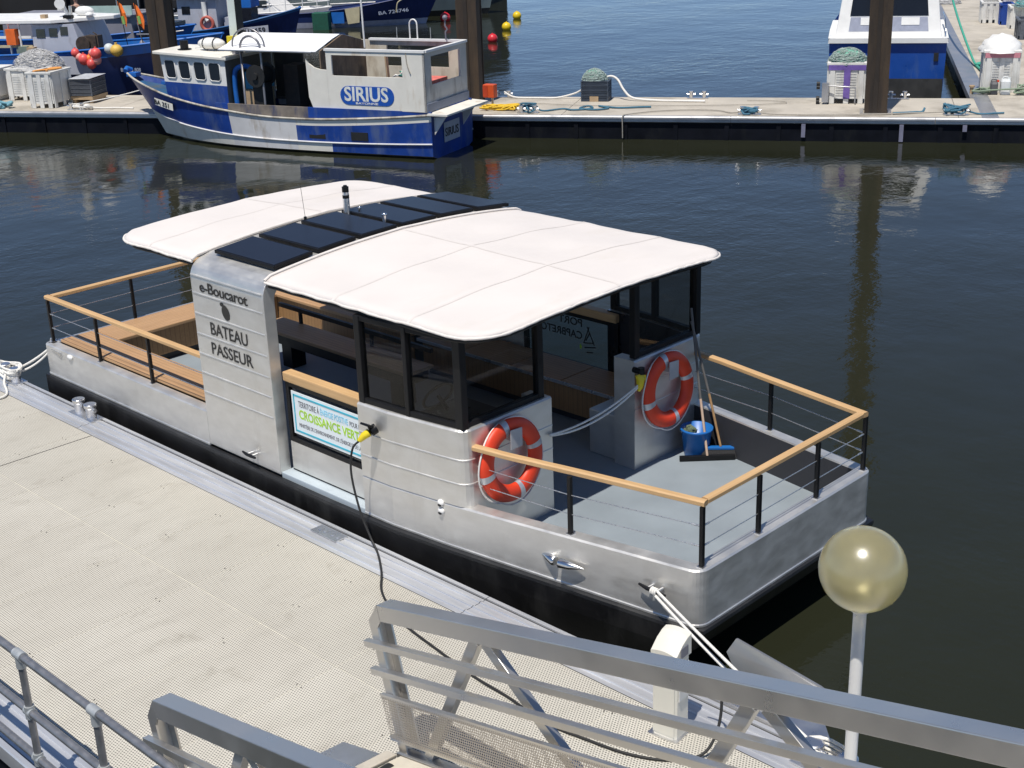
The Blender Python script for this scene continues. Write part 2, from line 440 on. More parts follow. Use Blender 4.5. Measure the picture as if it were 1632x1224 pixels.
m = MB(); m.bx(-12.700, -12.690, 3.39, 6.32, PZ-.002, PZ+.002); m.build('joint_seal', RUBBER, pon)
def edge_strip(y_in, y_out):
    mm = MB(); sgn = 1 if y_out > y_in else -1; w = abs(y_out-y_in)
    ys = [0, .05, .055, .075, .08, .14, .145, .165, .17, .225, .23, .25, .255, .29]
    zs = [0, 0, .009, .009, 0, 0, .009, .009, 0, 0, .009, .009, 0, 0]
    prof = [(y_in+sgn*a, PZ+.002+z) for a, z in zip(ys, zs)]
    prof += [(y_in+sgn*.292, PZ-.012), (y_in+sgn*.304, PZ-.012), (y_in+sgn*.306, PZ+.012), (y_out-sgn*.008, PZ+.012), (y_out, PZ+.002), (y_out, PZ-.12)]
    xs = [-22.4, -19.0, -13.02, -13.01, -7.0, .6]
    for a, b in ((-22.4, -19.006), (-19, -13.026), (-13.02, -7.006), (-7.0, .6)):
        mm.loft([[(a, y, z) for y, z in prof], [(b, y, z) for y, z in prof]])
    return mm
m = MB(); m.bx(-22.3, .5, 6.6225, 6.6335, PZ-.011, PZ-.002); m.build('groove_strip', RUBBER, pon)  # black strip laid in the groove, darkening the recess by its colour
edge_strip(6.33, 6.68).build('edge_strip', RIB, pon)
edge_strip(3.38, 3.03).build('edge_strip', RIB, pon)
m = MB(); m.bx(-22.35, .55, 3.08, 6.62, -.25, PZ-.045); m.build('float', DARKFLOAT, pon)

# ================================================================== FERRY
CY = 8.62
NY = [(-14.6,6.86),(-9.2,6.855),(-8.4,6.88),(-7.8,6.955),(-7.2,7.055),(-6.62,7.16),(-6.05,7.262),(-5.5,7.362),(-5.3,7.40)]
def ny(x):
    for (a, p), (b, q) in zip(NY, NY[1:]):
        if x <= b: return p+(q-p)*(x-a)/(b-a)
    return NY[-1][1]
def chine(x): return .635 if x < -8.8 else .635-.115*((x+8.8)/3.4)**1.3
def arc(cx, cy, r, a0, a1, n=6): return [(cx+r*cos(radians(a0+(a1-a0)*i/n)), cy+r*sin(radians(a0+(a1-a0)*i/n))) for i in range(n+1)]
def normals(path):
    out = []
    for i in range(len(path)):
        a = path[max(0, i-1)]; b = path[min(len(path)-1, i+1)]
        dx, dy = b[0]-a[0], b[1]-a[1]; L = hypot(dx, dy) or 1; out.append((dy/L, -dx/L))
    return out
XB = -5.42
near_f = [(x, ny(x)) for x in (-8.78,-8.4,-8.1,-7.8,-7.5,-7.2,-6.9,-6.62,-6.3,-6.05,-5.8)]
fore = near_f + arc(-5.545, ny(-5.545)+.125, .125, -80, 0) + [(XB, CY)]
fore = fore[:-1] + [(x, 2*CY-y) for x, y in reversed(fore[:-1])]
aft = [(-11.22, 2*CY-6.855), (-13, 2*CY-6.86)] + arc(-14.54, 2*CY-6.92, .06, 90, 180, 4) + arc(-14.54, 6.92, .06, 180, 270, 4) + [(-13, 6.86), (-11.22, 6.855)]
ferry = thing('ferry_boat', 'flat aluminium electric passenger ferry with white canopies, solar roof and wooden handrails', 'ferry', (-10, CY, 0))
def topsides(path):
    N = normals(path); rows = []
    for (x, y), (nx, nyy) in zip(path, N):
        P = lambda o, z: (x+nx*o, y+nyy*o, z)
        c = chine(x)
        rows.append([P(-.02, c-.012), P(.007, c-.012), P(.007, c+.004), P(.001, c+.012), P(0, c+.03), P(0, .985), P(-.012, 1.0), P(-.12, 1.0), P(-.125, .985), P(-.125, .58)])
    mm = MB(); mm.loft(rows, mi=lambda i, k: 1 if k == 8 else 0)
    for r in (rows[0], rows[-1]): mm.face(r)
    return mm
m = topsides(fore); m2 = topsides(aft)
m.v_off = len(m.v); o = len(m.v); m.v += m2.v; m.f += [[i+o for i in f] for f in m2.f]; m.mi += m2.mi; m.sm += m2.sm
# straight side under the doorways and the portal legs
for sg in (0, 1):
    Y = lambda y: y if not sg else 2*CY-y
    m.bx(-11.22, -8.78, Y(6.872), Y(6.97), chine(-10), .655, 0)
hull = m.build('hull', [ALU, INNER], ferry, fixn=True)
full = [(x, ny(x)) for x in (-14.55,-12,-9.2,-8.4,-7.8,-7.2,-6.62,-6.05,-5.6,-5.44)]
ring = full + [(x, 2*CY-y) for x, y in reversed(full)]
def lring(off, dz, rake, z0=None):
    out = []; n = len(ring)
    for i, (x, y) in enumerate(ring):
        a = ring[i-1]; b = ring[(i+1) % n]; dx, dy = b[0]-a[0], b[1]-a[1]; L = hypot(dx, dy)
        z = chine(x)-dz if z0 is None else z0
        xx = x - rake*max(0, (x+7.6)/2.2)
        out.append((xx+dy/L*off, y-dx/L*off, z))
    return out
m = MB(); R = [lring(-.03, .040, 0), lring(.0, .014, 0), lring(.055, .014, 0), lring(.06, .04, 0), lring(.06, .20, .08), lring(.05, 0, .45, .02), lring(-.3, 0, 1.1, -.3)]
m.loft(R, closed=True); m.face(R[-1])
m.build('lower_hull', HULLBLK, ferry, fixn=True)
# deck
ins = []
for i, (x, y) in enumerate(ring): ins.append((max(-14.45, min(x, -5.52)), y+.1 if y < CY else y-.1, .6))
m = MB(); m.prism([(x, y, .55) for x, y, z in ins], (0,0,.05)); m.build('deck', DECK, ferry, fixn=True)
for sg in (0, 1):
    Y = lambda y: y if not sg else 2*CY-y
    m = MB(); m.bx(-10.03, -8.785, Y(6.868), Y(7.2), .602, .668); m.build('door_sill', SILL, ferry, .008)

# portal arch
def roof(y, d=0): return 2.595+.10*max(0, 1-((y-CY)/1.7)**2) - d
prof_o = [(6.855, .64), (6.855, 2.38)] + [(7.045+.19*cos(radians(a)), 2.40+.19*sin(radians(a))) for a in range(180, 95, -12)]
ys = [7.12, 7.3, 7.6, 7.9, 8.2, 8.45]
prof_o += [(y, roof(y)) for y in ys]
prof_o += [(CY, roof(CY))]
prof_o += [(2*CY-y, z) for y, z in reversed(prof_o[:-1])]
prof_i = [(6.985, .602), (6.985, 2.36)] + [(7.085+.10*cos(radians(a)), 2.37+.10*sin(radians(a))) for a in range(180, 95, -12)] + [(y, roof(y, .11)) for y in ys] + [(CY, roof(CY, .11))]
prof_i += [(2*CY-y, z) for y, z in reversed(prof_i[:-1])]
m = MB(); XA, XC = -11.22, -10.03
rows = []
for x, b in ((XA, 0), (XC, 0)):
    rows.append([(x, y, z) for y, z in prof_o])
rows_i = [[(x, y, z) for y, z in prof_i] for x in (XA, XC)]
m.loft(rows); m.loft(rows_i)
m.loft([rows[0], rows_i[0]]); m.loft([rows[1], rows_i[1]])
m.face([rows[0][0], rows[1][0], rows_i[1][0], rows_i[0][0]]); m.face([rows[0][-1], rows[1][-1], rows_i[1][-1], rows_i[0][-1]])
arch = m.build('portal_arch', ALU, ferry, .007, weld=True)
for sg in (0, 1):
    Y = lambda y: y if not sg else 2*CY-y
    for z in (2.47-.03, 2.26, 2.05, 1.84, 1.63, 1.43, 1.22):
        m = MB(); m.tube([(XA+.02, Y(6.853), z), (XC-.02, Y(6.857), z)], .009, 8); m.build('weld_ridge', ALU, arch)
X = (1,0,0); Z = (0,0,1)
yl = 6.853
lettering('lettering', 'e-Boucarot', LTR, arch, (-11.07, yl, 2.287), X, Z, .150, .79, .006, .0015, .93)
lettering('lettering', 'BATEAU', LTR, arch, (-10.955, yl, 1.872), X, Z, .180, .61, .006, .001)
lettering('lettering', 'PASSEUR', LTR, arch, (-10.975, yl, 1.668), X, Z, .172, .68, .006, .001)
pts = []
for i in range(28):
    a = 2*pi*i/28; rr = 1+.10*sin(a+.6)-.10*max(0, cos(a-2.2))**4
    x_, z_ = .060*cos(a)*rr, .075*sin(a)*rr; pts.append((-10.665+x_-.22*z_, yl-.004, 2.143+z_))
m = MB(); m.prism(pts, (0, .008, 0)); m.prism([(-10.715+.030*cos(a), yl-.0035, 2.222+.020*sin(a)) for a in [2*pi*i/10 for i in range(10)]], (0, .007, 0))
m.build('fruit_emblem', LTR, arch)

# solar panels (two by two they would hide the roof's slope: each follows it)
def solar_panel(y0, y1, first=None):
    mm = MB(); zs = [roof(y)+.05 for y in (y0, y1)]
    xa, xb = -11.06, -10.10
    P = lambda x, y, z: (x, y, z)
    def slab(ma, a, b, c, d, lo, hi):
        t = lambda y: zs[0]+(zs[1]-zs[0])*(y-y0)/(y1-y0)
        ma.add([(x, y, t(y)+k) for k in (lo, hi) for x, y in ((a,c),(b,c),(b,d),(a,d))], [(3,2,1,0),(4,5,6,7),(0,1,5,4),(1,2,6,5),(2,3,7,6),(3,0,4,7)])
    f = MB(); slab(f, xa, xb, y0, y1, -.035, .0); pan = f.build('solar_panel', BLACK, ferry, .004)
    g = MB(); slab(g, xa+.02, xb-.02, y0+.02, y1-.02, .0005, .004); g.build('solar_cells', SOLAR, pan)
    for y in (y0+.1, y1-.1):
        b = MB(); b.bx(xa+.1, xb-.1, y-.02, y+.02, roof(y)-.01, roof(y)+.016); b.build('mounting_rail', ALU2, pan)
e = [7.03, 7.56, 8.09, 8.62, 9.15, 9.68, 10.21]
for a, b in zip(e, e[1:]): solar_panel(a+.03, b-.04)

# canopies
def canopy(x_arch, x_end, seams):
    sg = 1 if x_end > x_arch else -1; Lc = abs(x_end-x_arch); nx, nyn = 40, 44; hw = 1.69; r = .37; CY = 8.585
    rows = []
    def hwid(u):     # half width at distance u from the arch, with the outer corners rounded
        d = Lc-u
        return hw if d > r else hw-r+sqrt(max(0, r*r-(r-d)**2))
    us = [Lc*(i/nx) for i in range(nx-8)] ; us += [Lc-r*(1-sin(pi/2*i/14)) for i in range(0, 15)]; us = sorted(set(round(q, 4) for q in us if q <= Lc))
    random.seed(3)
    for u in us:
        w = hwid(u); row = []
        for k in range(nyn+1):
            v = -1+2*k/nyn; v = math.copysign(abs(v)**.85, v); y = v*w
            edge = min(w-abs(y), Lc-u) if u > .02 else w-abs(y)
            cr = .12-.055*(u/Lc)
            z = 2.588+cr*(1-(y/hw)**2)
            s1 = sum(.008*math.exp(-((u-q)/.12)**2) for q in seams) + .006*math.exp(-((y)/.12)**2)
            sag = -.012*sin(pi*min(1, u/Lc))*(sin(2*pi*y/hw)**2)
            roll = -.026*math.exp(-max(0, edge)/.022)
            wr = .0022*sin(17*u+3*sin(5*y))*math.exp(-max(0, edge)/.12)
            tc = .0018*sin(9*u+2.2*y+sin(4*y))*math.exp(-max(0, edge-.05)/.3)
            row.append((x_arch+sg*u, CY+y, z+s1+sag+roll+wr+tc))
        rows.append(row)
    mm = MB(); mm.loft(rows, sm=True)
    cn = mm.build('canopy', CANVAS, ferry, fixn=True)
    sm = cn.modifiers.new('cloth', 'SOLIDIFY'); sm.thickness = .012; sm.offset = -1
    iu = [min(range(len(us)), key=lambda i: abs(us[i]-q)) for q in seams]
    for i in iu:
        q = MB(); q.loft([[(p[0]-.016, p[1], p[2]+.0015) for p in rows[i]], [(p[0]+.016, p[1], p[2]+.0015) for p in rows[i]]], sm=True); q.build('seam_tape', CANVAS_S, cn)
    q = MB(); mid = [r_[nyn//2] for r_ in rows[:-1]]; q.loft([[(p[0], p[1]-.016, p[2]+.0015) for p in mid], [(p[0], p[1]+.016, p[2]+.0015) for p in mid]], sm=True); q.build('seam_tape', CANVAS_S, cn)
    edge = [Vector(r_[0]) for r_ in rows] + [Vector(p) for p in rows[-1][1:-1]] + [Vector(r_[-1]) for r_ in reversed(rows)]
    h = MB(); random.seed(5)
    h.tube([p+Vector((0, 0, -.010+random.uniform(-.002, .002))) for p in edge], [.012+random.uniform(-.002, .002) for _ in edge], 8)
    h.tube([Vector(p)+Vector((0, 0, .01)) for p in rows[0]], .014, 6)
    h.build('hem', CANVAS_T, cn)
    f = MB()
    f.tube([p+Vector((-.06*sg, .05 if p.y < CY else -.05, -.055)) for p in edge[::3]], .018, 8); f.build('frame_tube', BLACK, cn)
    for q in seams:
        f = MB(); f.tube([(x_arch+sg*q, CY+y, 2.585+(.12-.055*q/Lc)*(1-(y/hw)**2)-.03) for y in [hw*.97*(-1+2*i/12) for i in range(13)]], .016, 8); f.build('frame_tube', BLACK, cn)
canopy(-10.03, -7.22, (1.0, 1.95)); canopy(-11.22, -12.74, (.8,))

# helm shelter and its mirror image
def shelter(sg):
    Y = (lambda y: y) if not sg else (lambda y: 2*CY-y)
    xf = -7.555; r = .11
    path = [(x, ny(x)) for x in (-8.78, -8.4, -8.1, -7.8)] + [(xf-r+r*cos(radians(a)), ny(xf-r)+r+.0+r*sin(radians(a))) for a in (-85, -65, -45, -25, -8)] + [(xf, 7.2), (xf, 8.05)]
    if not sg: path = path
    N = normals(path); rows = []
    T = .13
    for (x, y), (nx, nyy) in zip(path, N):
        P = lambda o, z: (x+nx*o, Y(y+nyy*o), z)
        rows.append([P(0, 1.001), P(0, 1.685), P(-.015, 1.70), P(-T, 1.70), P(-T, 1.001)])
    mm = MB(); mm.loft(rows, mi=lambda i, k: 1 if k == 3 else 0); mm.face(rows[0]); mm.face(rows[-1])
    # lower front wall down to the deck, and the return into the cabin
    mm.box(((xf-.065), (Y(ny(xf)+.12)+Y(8.05))/2, .80), (.13, 8.05-ny(xf)-.12, .402))
    mm.box((xf-.19, Y(7.99), 1.15), (.12, .118, 1.098))
    sh = mm.build('shelter_wall', [ALU, NAVY], ferry, fixn=True)
    for z in (1.43, 1.21):
        rg = MB(); rg.tube([(x-nx*.002, Y(y-nyy*.002), z) for (x, y), (nx, nyy) in zip(path, N)], .009, 8); rg.build('weld_ridge', ALU, sh)
    # black window frame
    wl = [(x, Y(ny(x)+.055)) for x in (-8.74, -8.18, -7.625)]
    top = 2.50
    fr = MB()
    for (x, y), w in zip(wl, (.075, .05, .09)): fr.box((x, y, (1.70+top)/2), (w, .07, top-1.70))
    for a, b in zip(wl, wl[1:]):
        for z in (1.725, top-.02): fr.bar((*a, z), (*b, z), .06, .05)
    fy = [wl[-1][1], Y(7.965)]
    fr.box((-7.625, fy[1], (1.70+top)/2), (.07, .07, top-1.70))
    for z in (1.725, top-.02): fr.bar((-7.625, fy[0], z), (-7.625, fy[1], z), .06, .05)
    frame = fr.build('window_frame', BLACK, ferry, .006)
    for a, b in zip(wl, wl[1:]):
        g = MB(); a3 = Vector((*a, 1.75)); b3 = Vector((*b, 1.75)); g.bar(a3+Vector((0,0,.36)), b3+Vector((0,0,.36)), .006, .72); g.build('window_pane', GLASS, frame)
    g = MB(); g.bar((-7.625, fy[0], 2.11), (-7.625, fy[1], 2.11), .006, .72); g.build('window_pane', GLASS, frame)
    return sh
shelter(0); shelter(1)
# helm shelf, wheel, crumpled cloth behind the near windows
m = MB(); m.bx(-8.5, -7.70, 7.16, 7.85, 1.50, 1.54); m.bx(-8.3, -7.75, 7.2, 7.7, .6, 1.5); m.build('helm_console', NAVY, ferry, .01)
m = MB(); m.tube([(-8.42+.06*cos(a), 7.5+.17*sin(a), 1.66+.12*cos(a)) for a in [2*pi*i/20 for i in range(20)]], .014, 6, True); m.tube([(-8.3,7.5,1.56),(-8.42,7.5,1.66)], .02, 6); m.build('steering_wheel', BLACK, ferry)

# sliding doors
def door(sg):
    Y = (lambda y: y) if not sg else (lambda y: 2*CY-y)
    y = 7.0; x0, x1 = -9.985, -8.62
    D = MB(); D.wall((x0, Y(y-.022), .675), (1,0,0), (0,0,1), x1-x0, .915, (0, Y(y+.022)-Y(y-.022), 0), [(.05, x1-x0-.05, .35, .865)], 0)
    dr = D.build('sliding_door', BLACK, ferry, fixn=True)
    p = MB(); p.bx(x0+.012, x1-.012, Y(y-.028), Y(y-.023), .69, .975); p.build('kick_panel', ALU, dr)
    g = MB(); g.bx(x0+.05, x1-.05, Y(y-.004), Y(y+.004), 1.025, 1.54); g.build('door_glass', GLASSL if sg else GLASS, dr)
    w = MB(); w.bx(x0+.005, x1+.0, Y(y-.05), Y(y+.06), 1.592, 1.685); w.build('wooden_rail', RAILW, dr, .012)
    if not sg:
        s = MB(); s.bx(x0+.10, x1-.06, y-.036, y-.030, 1.085, 1.515); sign = s.build('poster', POSTER, dr)
        b = MB(); yy = y-.0375; a0, a1, c0, c1 = x0+.135, x1-.09, 1.12, 1.48
        for A, B in (((a0,c0),(a1,c0)),((a0,c1),(a1,c1)),((a0,c0),(a0,c1)),((a1,c0),(a1,c1))):
            b.bar((A[0], yy, A[1]), (B[0], yy, B[1]), .003, .017, (0,0,1)) if A[1] == B[1] else b.bx(A[0]-.0085, A[0]+.0085, yy-.0015, yy+.0015, A[1]-.0085, B[1]+.0085)
        b.build('poster_border', LTRC, sign)
        yy = y-.0365
        lettering('lettering', 'TERRITOIRE À', LTRD, sign, (x0+.20, yy, 1.375), X, Z, .085, .31, .003)
        lettering('lettering', 'ÉNERGIE POSITIVE', LTRB, sign, (x0+.53, yy, 1.375), X, Z, .085, .40, .003, .001)
        lettering('lettering', 'POUR LA', LTRD, sign, (x0+.955, yy, 1.375), X, Z, .07, .17, .003)
        lettering('lettering', 'CROISSANCE VERTE', LTRG, sign, (x0+.20, yy, 1.255), X, Z, .125, .93, .003, .003)
        lettering('lettering', "MINISTÈRE DE L'ENVIRONNEMENT, DE L'ÉNERGIE ET DE LA MER", LTRD, sign, (x0+.19, yy, 1.165), X, Z, .055, .98, .003)
    else:
        yy = Y(y)-.008
        gl = dr.children[1]
        lettering('lettering', 'PORT', LTR, dr, (-9.13, yy, 1.44), (-1,0,0), Z, .12, .34, .003, .002)
        lettering('lettering', 'CAPBRETON', LTR, dr, (-9.13, yy, 1.30), (-1,0,0), Z, .12, .70, .003, .002)
        e = MB()
        for a, b in (((-9.03,1.46),(-9.11,1.27)),((-9.06,1.46),(-8.96,1.27)),((-9.11,1.27),(-8.98,1.29)),((-9.02,1.40),(-9.08,1.30)),((-9.10,1.22),(-8.94,1.25)),((-9.07,1.17),(-8.98,1.185))):
            e.bar((a[0], yy, a[1]), (b[0], yy, b[1]), .003, .014)
        e.build('sail_emblem', LTR, dr)
        l = MB(); l.prism([(-9.17, yy, 1.235), (-9.155, yy, 1.25), (-9.14, yy, 1.22), (-9.15, yy, 1.19), (-9.165, yy, 1.20)], (0,.003,0)); l.build('leaf_emblem', LTRG, dr)
door(0); door(1)

# benches
def bench(parts, name):
    b = MB()
    for q in parts: b.bx(*q)
    return b
st = MB(); st.bx(-14.42, -11.3, 6.987, 7.42, 1.008, 1.045); st.build('bench_seat', TEAK, ferry, .008)
st = MB(); st.bx(-14.42, -11.3, 9.69, 10.24, 1.01, 1.05); st.build('bench_seat', TEAK, ferry, .008)
st = MB(); st.bx(-14.42, -13.86, 7.424, 9.686, 1.008, 1.048); st.build('bench_seat', TEAKY, ferry, .008)
SLATY = wood('teak_vertical_slats_across', (.30,.165,.07), (.38,.215,.095), 'x', .065)
for q, mt in (((-13.90, -11.3, 9.725, 9.75, .69, 1.0), SLAT), ((-13.90, -11.3, 7.36, 7.385, .69, 1.0), SLAT), ((-13.93, -13.905, 7.39, 9.72, .69, 1.0), SLATY)):
    fr = MB(); fr.bx(*q); fr.build('bench_front', mt, ferry)
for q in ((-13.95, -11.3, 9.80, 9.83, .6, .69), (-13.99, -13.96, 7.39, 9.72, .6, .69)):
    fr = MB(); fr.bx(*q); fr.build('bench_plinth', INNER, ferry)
m = MB(); m.bx(-13.4, -13.26, 9.785, 9.799, .62, .67); m.build('vent_plate', ALU2, ferry)
for a in range(4):
    st = MB(); st.bx(-11.15+a*.74, -11.15+a*.74+.73, 9.66, 10.2, 1.01, 1.05); st.build('bench_seat', TEAK, ferry, .008)
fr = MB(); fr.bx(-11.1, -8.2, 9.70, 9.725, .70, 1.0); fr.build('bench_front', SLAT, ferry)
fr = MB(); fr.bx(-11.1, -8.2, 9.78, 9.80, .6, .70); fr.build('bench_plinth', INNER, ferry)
m = MB(); m.bx(-11.15, -8.2, 9.652, 9.66, 1.012, 1.046); m.build('bench_trim', ALU2, ferry)
m = MB(); m.bx(-8.18, -7.74, 9.25, 9.96, .601, 1.06); m.build('locker', ALU, ferry, .01)
# island bench in the middle with black frame
m = MB(); m.bx(-13.0, -10.3, 8.75, 9.14, 1.02, 1.06); isl = m.build('island_bench_seat', TEAK, ferry, .008)
m = MB(); m.bx(-12.95, -10.35, 8.78, 9.10, .90, 1.018)
for x in (-12.55, -10.6): m.bx(x-.09, x+.09, 8.84, 9.04, .6, .9)
m.build('island_bench_frame', BLACK, ferry)
m = MB(); m.bx(-13.0, -10.3, 9.10, 9.14, 1.20, 1.25)
for x in (-12.6, -11.3): m.bx(x-.02, x+.02, 9.105, 9.135, 1.055, 1.2)
m.build('island_backrest', BLACK, ferry)

# handrails
RZ = 1.53
def railbeam(pts, mats, name='handrail'):
    for a, b, mt in mats:
        mm = MB(); mm.bar(a, b, .075, .05); mm.build(name, mt, ferry, .014)
bow_n = [(-7.58, 7.10, RZ), (-7.2, 7.155, RZ), (-6.62, 7.27, RZ), (-5.50, 7.475, RZ)]
def rail_path(pts, mt):
    mm = MB(); rows = []
    N = normals([(p[0], p[1]) for p in pts])
    prof = [(-.034,-.016),(-.025,-.023),(.025,-.023),(.034,-.016),(.034,.013),(.022,.023),(-.022,.023),(-.034,.013)]
    for p, (a, b) in zip(pts, N): rows.append([(p[0]+a*u, p[1]+b*u, p[2]+v) for u, v in prof])
    mm.loft(rows, closed=True); mm.face(rows[0]); mm.face(rows[-1])
    mm.build('handrail', mt, ferry, fixn=True)
bf = [(x, 2*CY-y, z) for x, y, z in bow_n]
def miter(pts): return pts
rail_path(bow_n[:-1] + [(-5.463, 7.482, RZ)], RAILW)
rail_path([(-5.50, 7.518, RZ), (-5.50, 2*CY-7.518, RZ)], RAILWY)
rail_path(bf[:-1] + [(-5.463, 2*CY-7.482, RZ)], RAILW)
rail_path([(-14.60, 6.985, RZ), (-11.24, 6.965, RZ)], RAILW)
rail_path([(-14.563, 7.022, RZ), (-14.563, 2*CY-7.022, RZ)], RAILWY)
rail_path([(-14.60, 2*CY-6.985, RZ), (-11.24, 2*CY-6.965, RZ)], RAILW)
posts = [(-6.6, ny(-6.6)+.055), (-5.475, 7.455), (-5.475, 8.20), (-5.475, 9.04)]
posts += [(x, 2*CY-y) for x, y in ((-6.6, ny(-6.6)+.055), (-5.475, 7.455))]
posts += [(-14.535, 6.955), (-13.44, 6.945), (-12.35, 6.94), (-14.535, 8.05), (-14.535, 9.19), (-14.535, 2*CY-6.955), (-13.44, 2*CY-6.945), (-12.35, 2*CY-6.94)]
for x, y in posts:
    mm = MB(); mm.bx(x-.016, x+.016, y-.016, y+.016, 1.0, RZ-.024); p = mm.build('rail_post', BLACK, ferry)
    f = MB(); f.bx(x-.03, x+.03, y-.03, y+.03, 1.0, 1.008); f.build('post_foot', ALU2, p)
runs = [[(-7.56, 7.13), posts[0], posts[1]], [posts[1], posts[2], posts[3], posts[5]], [(-7.56, 2*CY-7.13), posts[4], posts[5]],
        [(-11.24, 6.94), posts[8], posts[7], posts[6]], [posts[6], posts[9], posts[10], posts[11]], [(-11.24, 2*CY-6.94), posts[13], posts[12], posts[11]]]
for z in (1.175, 1.345):
    for rn in runs:
        mm = MB(); mm.tube([(x, y, z) for x, y in rn], .0042, 6)
        for q in (rn[0], rn[-1]):
            o_ = rn[1] if q is rn[0] else rn[-2]; d_ = (Vector((*o_, z))-Vector((*q, z))).normalized()
            mm.tube([Vector((*q, z))+d_*.02, Vector((*q, z))+d_*.09], .008, 6)
        mm.build('guard_wire', WIRE, ferry)

# fittings on the hull side
def cleat(c, s=1.0):
    mm = MB(); x, y, z = c
    mm.tube([(x-.13*s, y-.075, z+.012), (x-.05*s, y-.075, z), (x+.05*s, y-.075, z), (x+.13*s, y-.075, z-.0)], [.010, .017, .017, .010], 8)
    cl = mm.build('side_cleat', BLACK, ferry)
    for dx in (-.045, .045):
        k = MB(); k.tube([(x+dx*s, y, z), (x+dx*s, y-.075, z)], .016, 8); k.build('cleat_stem', STEEL, cl)
cleat((-5.78, ny(-5.78), .78)); cleat((-10.42, 6.853, .76), .8)
m = MB(); x, y, z = -6.65, ny(-6.65), .775
for s in (-1, 1): m.tube([(x+s*.02, y-.05, z), (x+s*.03, y-.05, z), (x+s*.12, y-.03, z), (x+s*.24, y-.002, z)], [.03, .042, .034, .004], 10)
m.build('polished_fairlead', STEEL, ferry)
m = MB(); m.prism([(-14.42,6.845,.96),(-14.2,6.845,.955),(-14.19,6.845,.90),(-14.3,6.845,.93)], (0,.02,0)); m.build('fairlead_plate', GALV, ferry)
m = MB(); m.sphere((-13.98, 6.85, .955), .045, (1.3,.5,.7), 12, 6); m.build('vent_cap', WHITE, ferry)
m = MB(); m.tube([(-14.62+.05*cos(a), 6.99, .96+.05*sin(a)) for a in [2*pi*i/14 for i in range(14)]], .02, 8, True); m.bx(-14.61, -14.57, 6.95, 7.03, .90, 1.0); m.build('towing_eye', ALU2, ferry)
for dz in (0, -.075):
    m = MB(); m.sphere((-7.84, ny(-7.84)-.004, .99+dz), .036, (1, .6, .9), 14, 8); hv = m.build('hull_vent', WHITE, ferry)
    m = MB(); m.sphere((-7.84, ny(-7.84)-.022, .975+dz), .022, (1, .4, .6), 10, 6); m.build('vent_mouth', RUBBER, hv)
# roof gear
m = MB(); c = (-10.67, 8.40)
c = (-10.93, 8.62); m.cyl((*c, roof(8.62)-.02), (*c, roof(8.62)+.20), .035, 14, 0); m.cyl((*c, roof(8.62)+.20), (*c, roof(8.62)+.235), .036, 14, 1); m.cyl((*c, roof(8.62)+.235), (*c, roof(8.62)+.265), .034, 14, 0); m.cyl((*c, roof(8.62)+.265), (*c, roof(8.62)+.32), .036, 14, 1); m.cyl((*c, roof(8.62)+.32), (*c, roof(8.62)+.335), .02, 10, 1)
m.build('navigation_light_mast', [ALU2, BLACK], ferry)
m = MB(); c = (-11.09, 8.20); m.cyl((*c, roof(8.2)), (*c, roof(8.2)+.07), .016, 8); m.tube([(*c, roof(8.2)+.07), (c[0]-.01, c[1]-.02, roof(8.2)+.42)], .0025, 5); m.build('whip_antenna', BLACK, ferry)
for c, s in (((-10.28, 8.575), 1), ((-10.82, 8.70), .7)):
    m = MB(); m.cyl((*c, roof(8.6)+.04), (*c, roof(8.6)+.10*s+.02), .022*s, 10); m.sphere((*c, roof(8.6)+.10*s+.03), .028*s, (1,1,.8), 10, 6); m.build('roof_lamp', STEEL, ferry)

# ------------------------------------------------------------------ loose things on the ferry
def lifebuoy(loc, ry, label):
    t = thing('lifebuoy', label, 'lifebuoy', (0,0,0), 'orange lifebuoys hung on the shelter walls')
    R, rt, rw = .295, .078, .05
    def ringpt(a, b, k=1.0): return (rw*sin(b)*k, (R+rt*cos(b)*k)*sin(a), (R+rt*cos(b)*k)*cos(a))
    m = MB(); n = 48; q = 16
    m.loft([[ringpt(2*pi*i/n, 2*pi*j/q) for j in range(q)] for i in range(n+1)], closed=True, sm=True); m.build('ring', RED, t, weld=True)
    for a0 in (-12, 78, 168, 258):
        b = MB(); b.loft([[ringpt(radians(a0+d), 2*pi*j/q, 1.03) for j in range(q)] for d in (-5, -2, 2, 5)], closed=True, sm=True); b.build('tape_band', BAND, t)
    m = MB(); pts = []
    for i in range(65):
        a = 2*pi*i/64; k = abs(sin(2*(a-radians(25)))); rr = R+rt+.005+.022*k*max(.1, -cos(a)*.7+.45)
        pts.append((.012-.02*k, rr*sin(a), rr*cos(a)-.015*k))
    m.tube(pts, .008, 6); m.build('grab_line', ROPEW, t)
    t.location = loc; t.rotation_euler = (0, ry, 0); return t
b1 = lifebuoy((-7.478, 7.45, 1.325), radians(-4), 'sunlit orange lifebuoy with silver bands, nearer the pontoon, crossed by the wooden handrail')
b2 = lifebuoy((-7.478, 9.60, 1.325), radians(-4), 'shaded orange lifebuoy beside the yellow rope clip, above the blue bucket')
for y in (7.45, 9.60):
    m = MB(); m.prism([(-7.43, y-.05, 1.44), (-7.43, y+.09, 1.44), (-7.43, y+.09, 1.61), (-7.43, y-.05, 1.62)], (.008, 0, 0)); m.bx(-7.545, -7.431, y-.01, y+.05, 1.50, 1.56)
    m.build('buoy_bracket', mat('grey_bracket', (.40,.40,.41), .5) if y < 8 else bpy.data.materials['grey_bracket'], ferry, .003)
m = MB(); m.cyl((-7.553, 7.66, 1.40), (-7.50, 7.66, 1.40), .012)
t = thing('barrier_rope', 'white double rope clipped with a yellow hook across the passage between both shelters', 'rope', (-7.5, 8.0, 1.3))
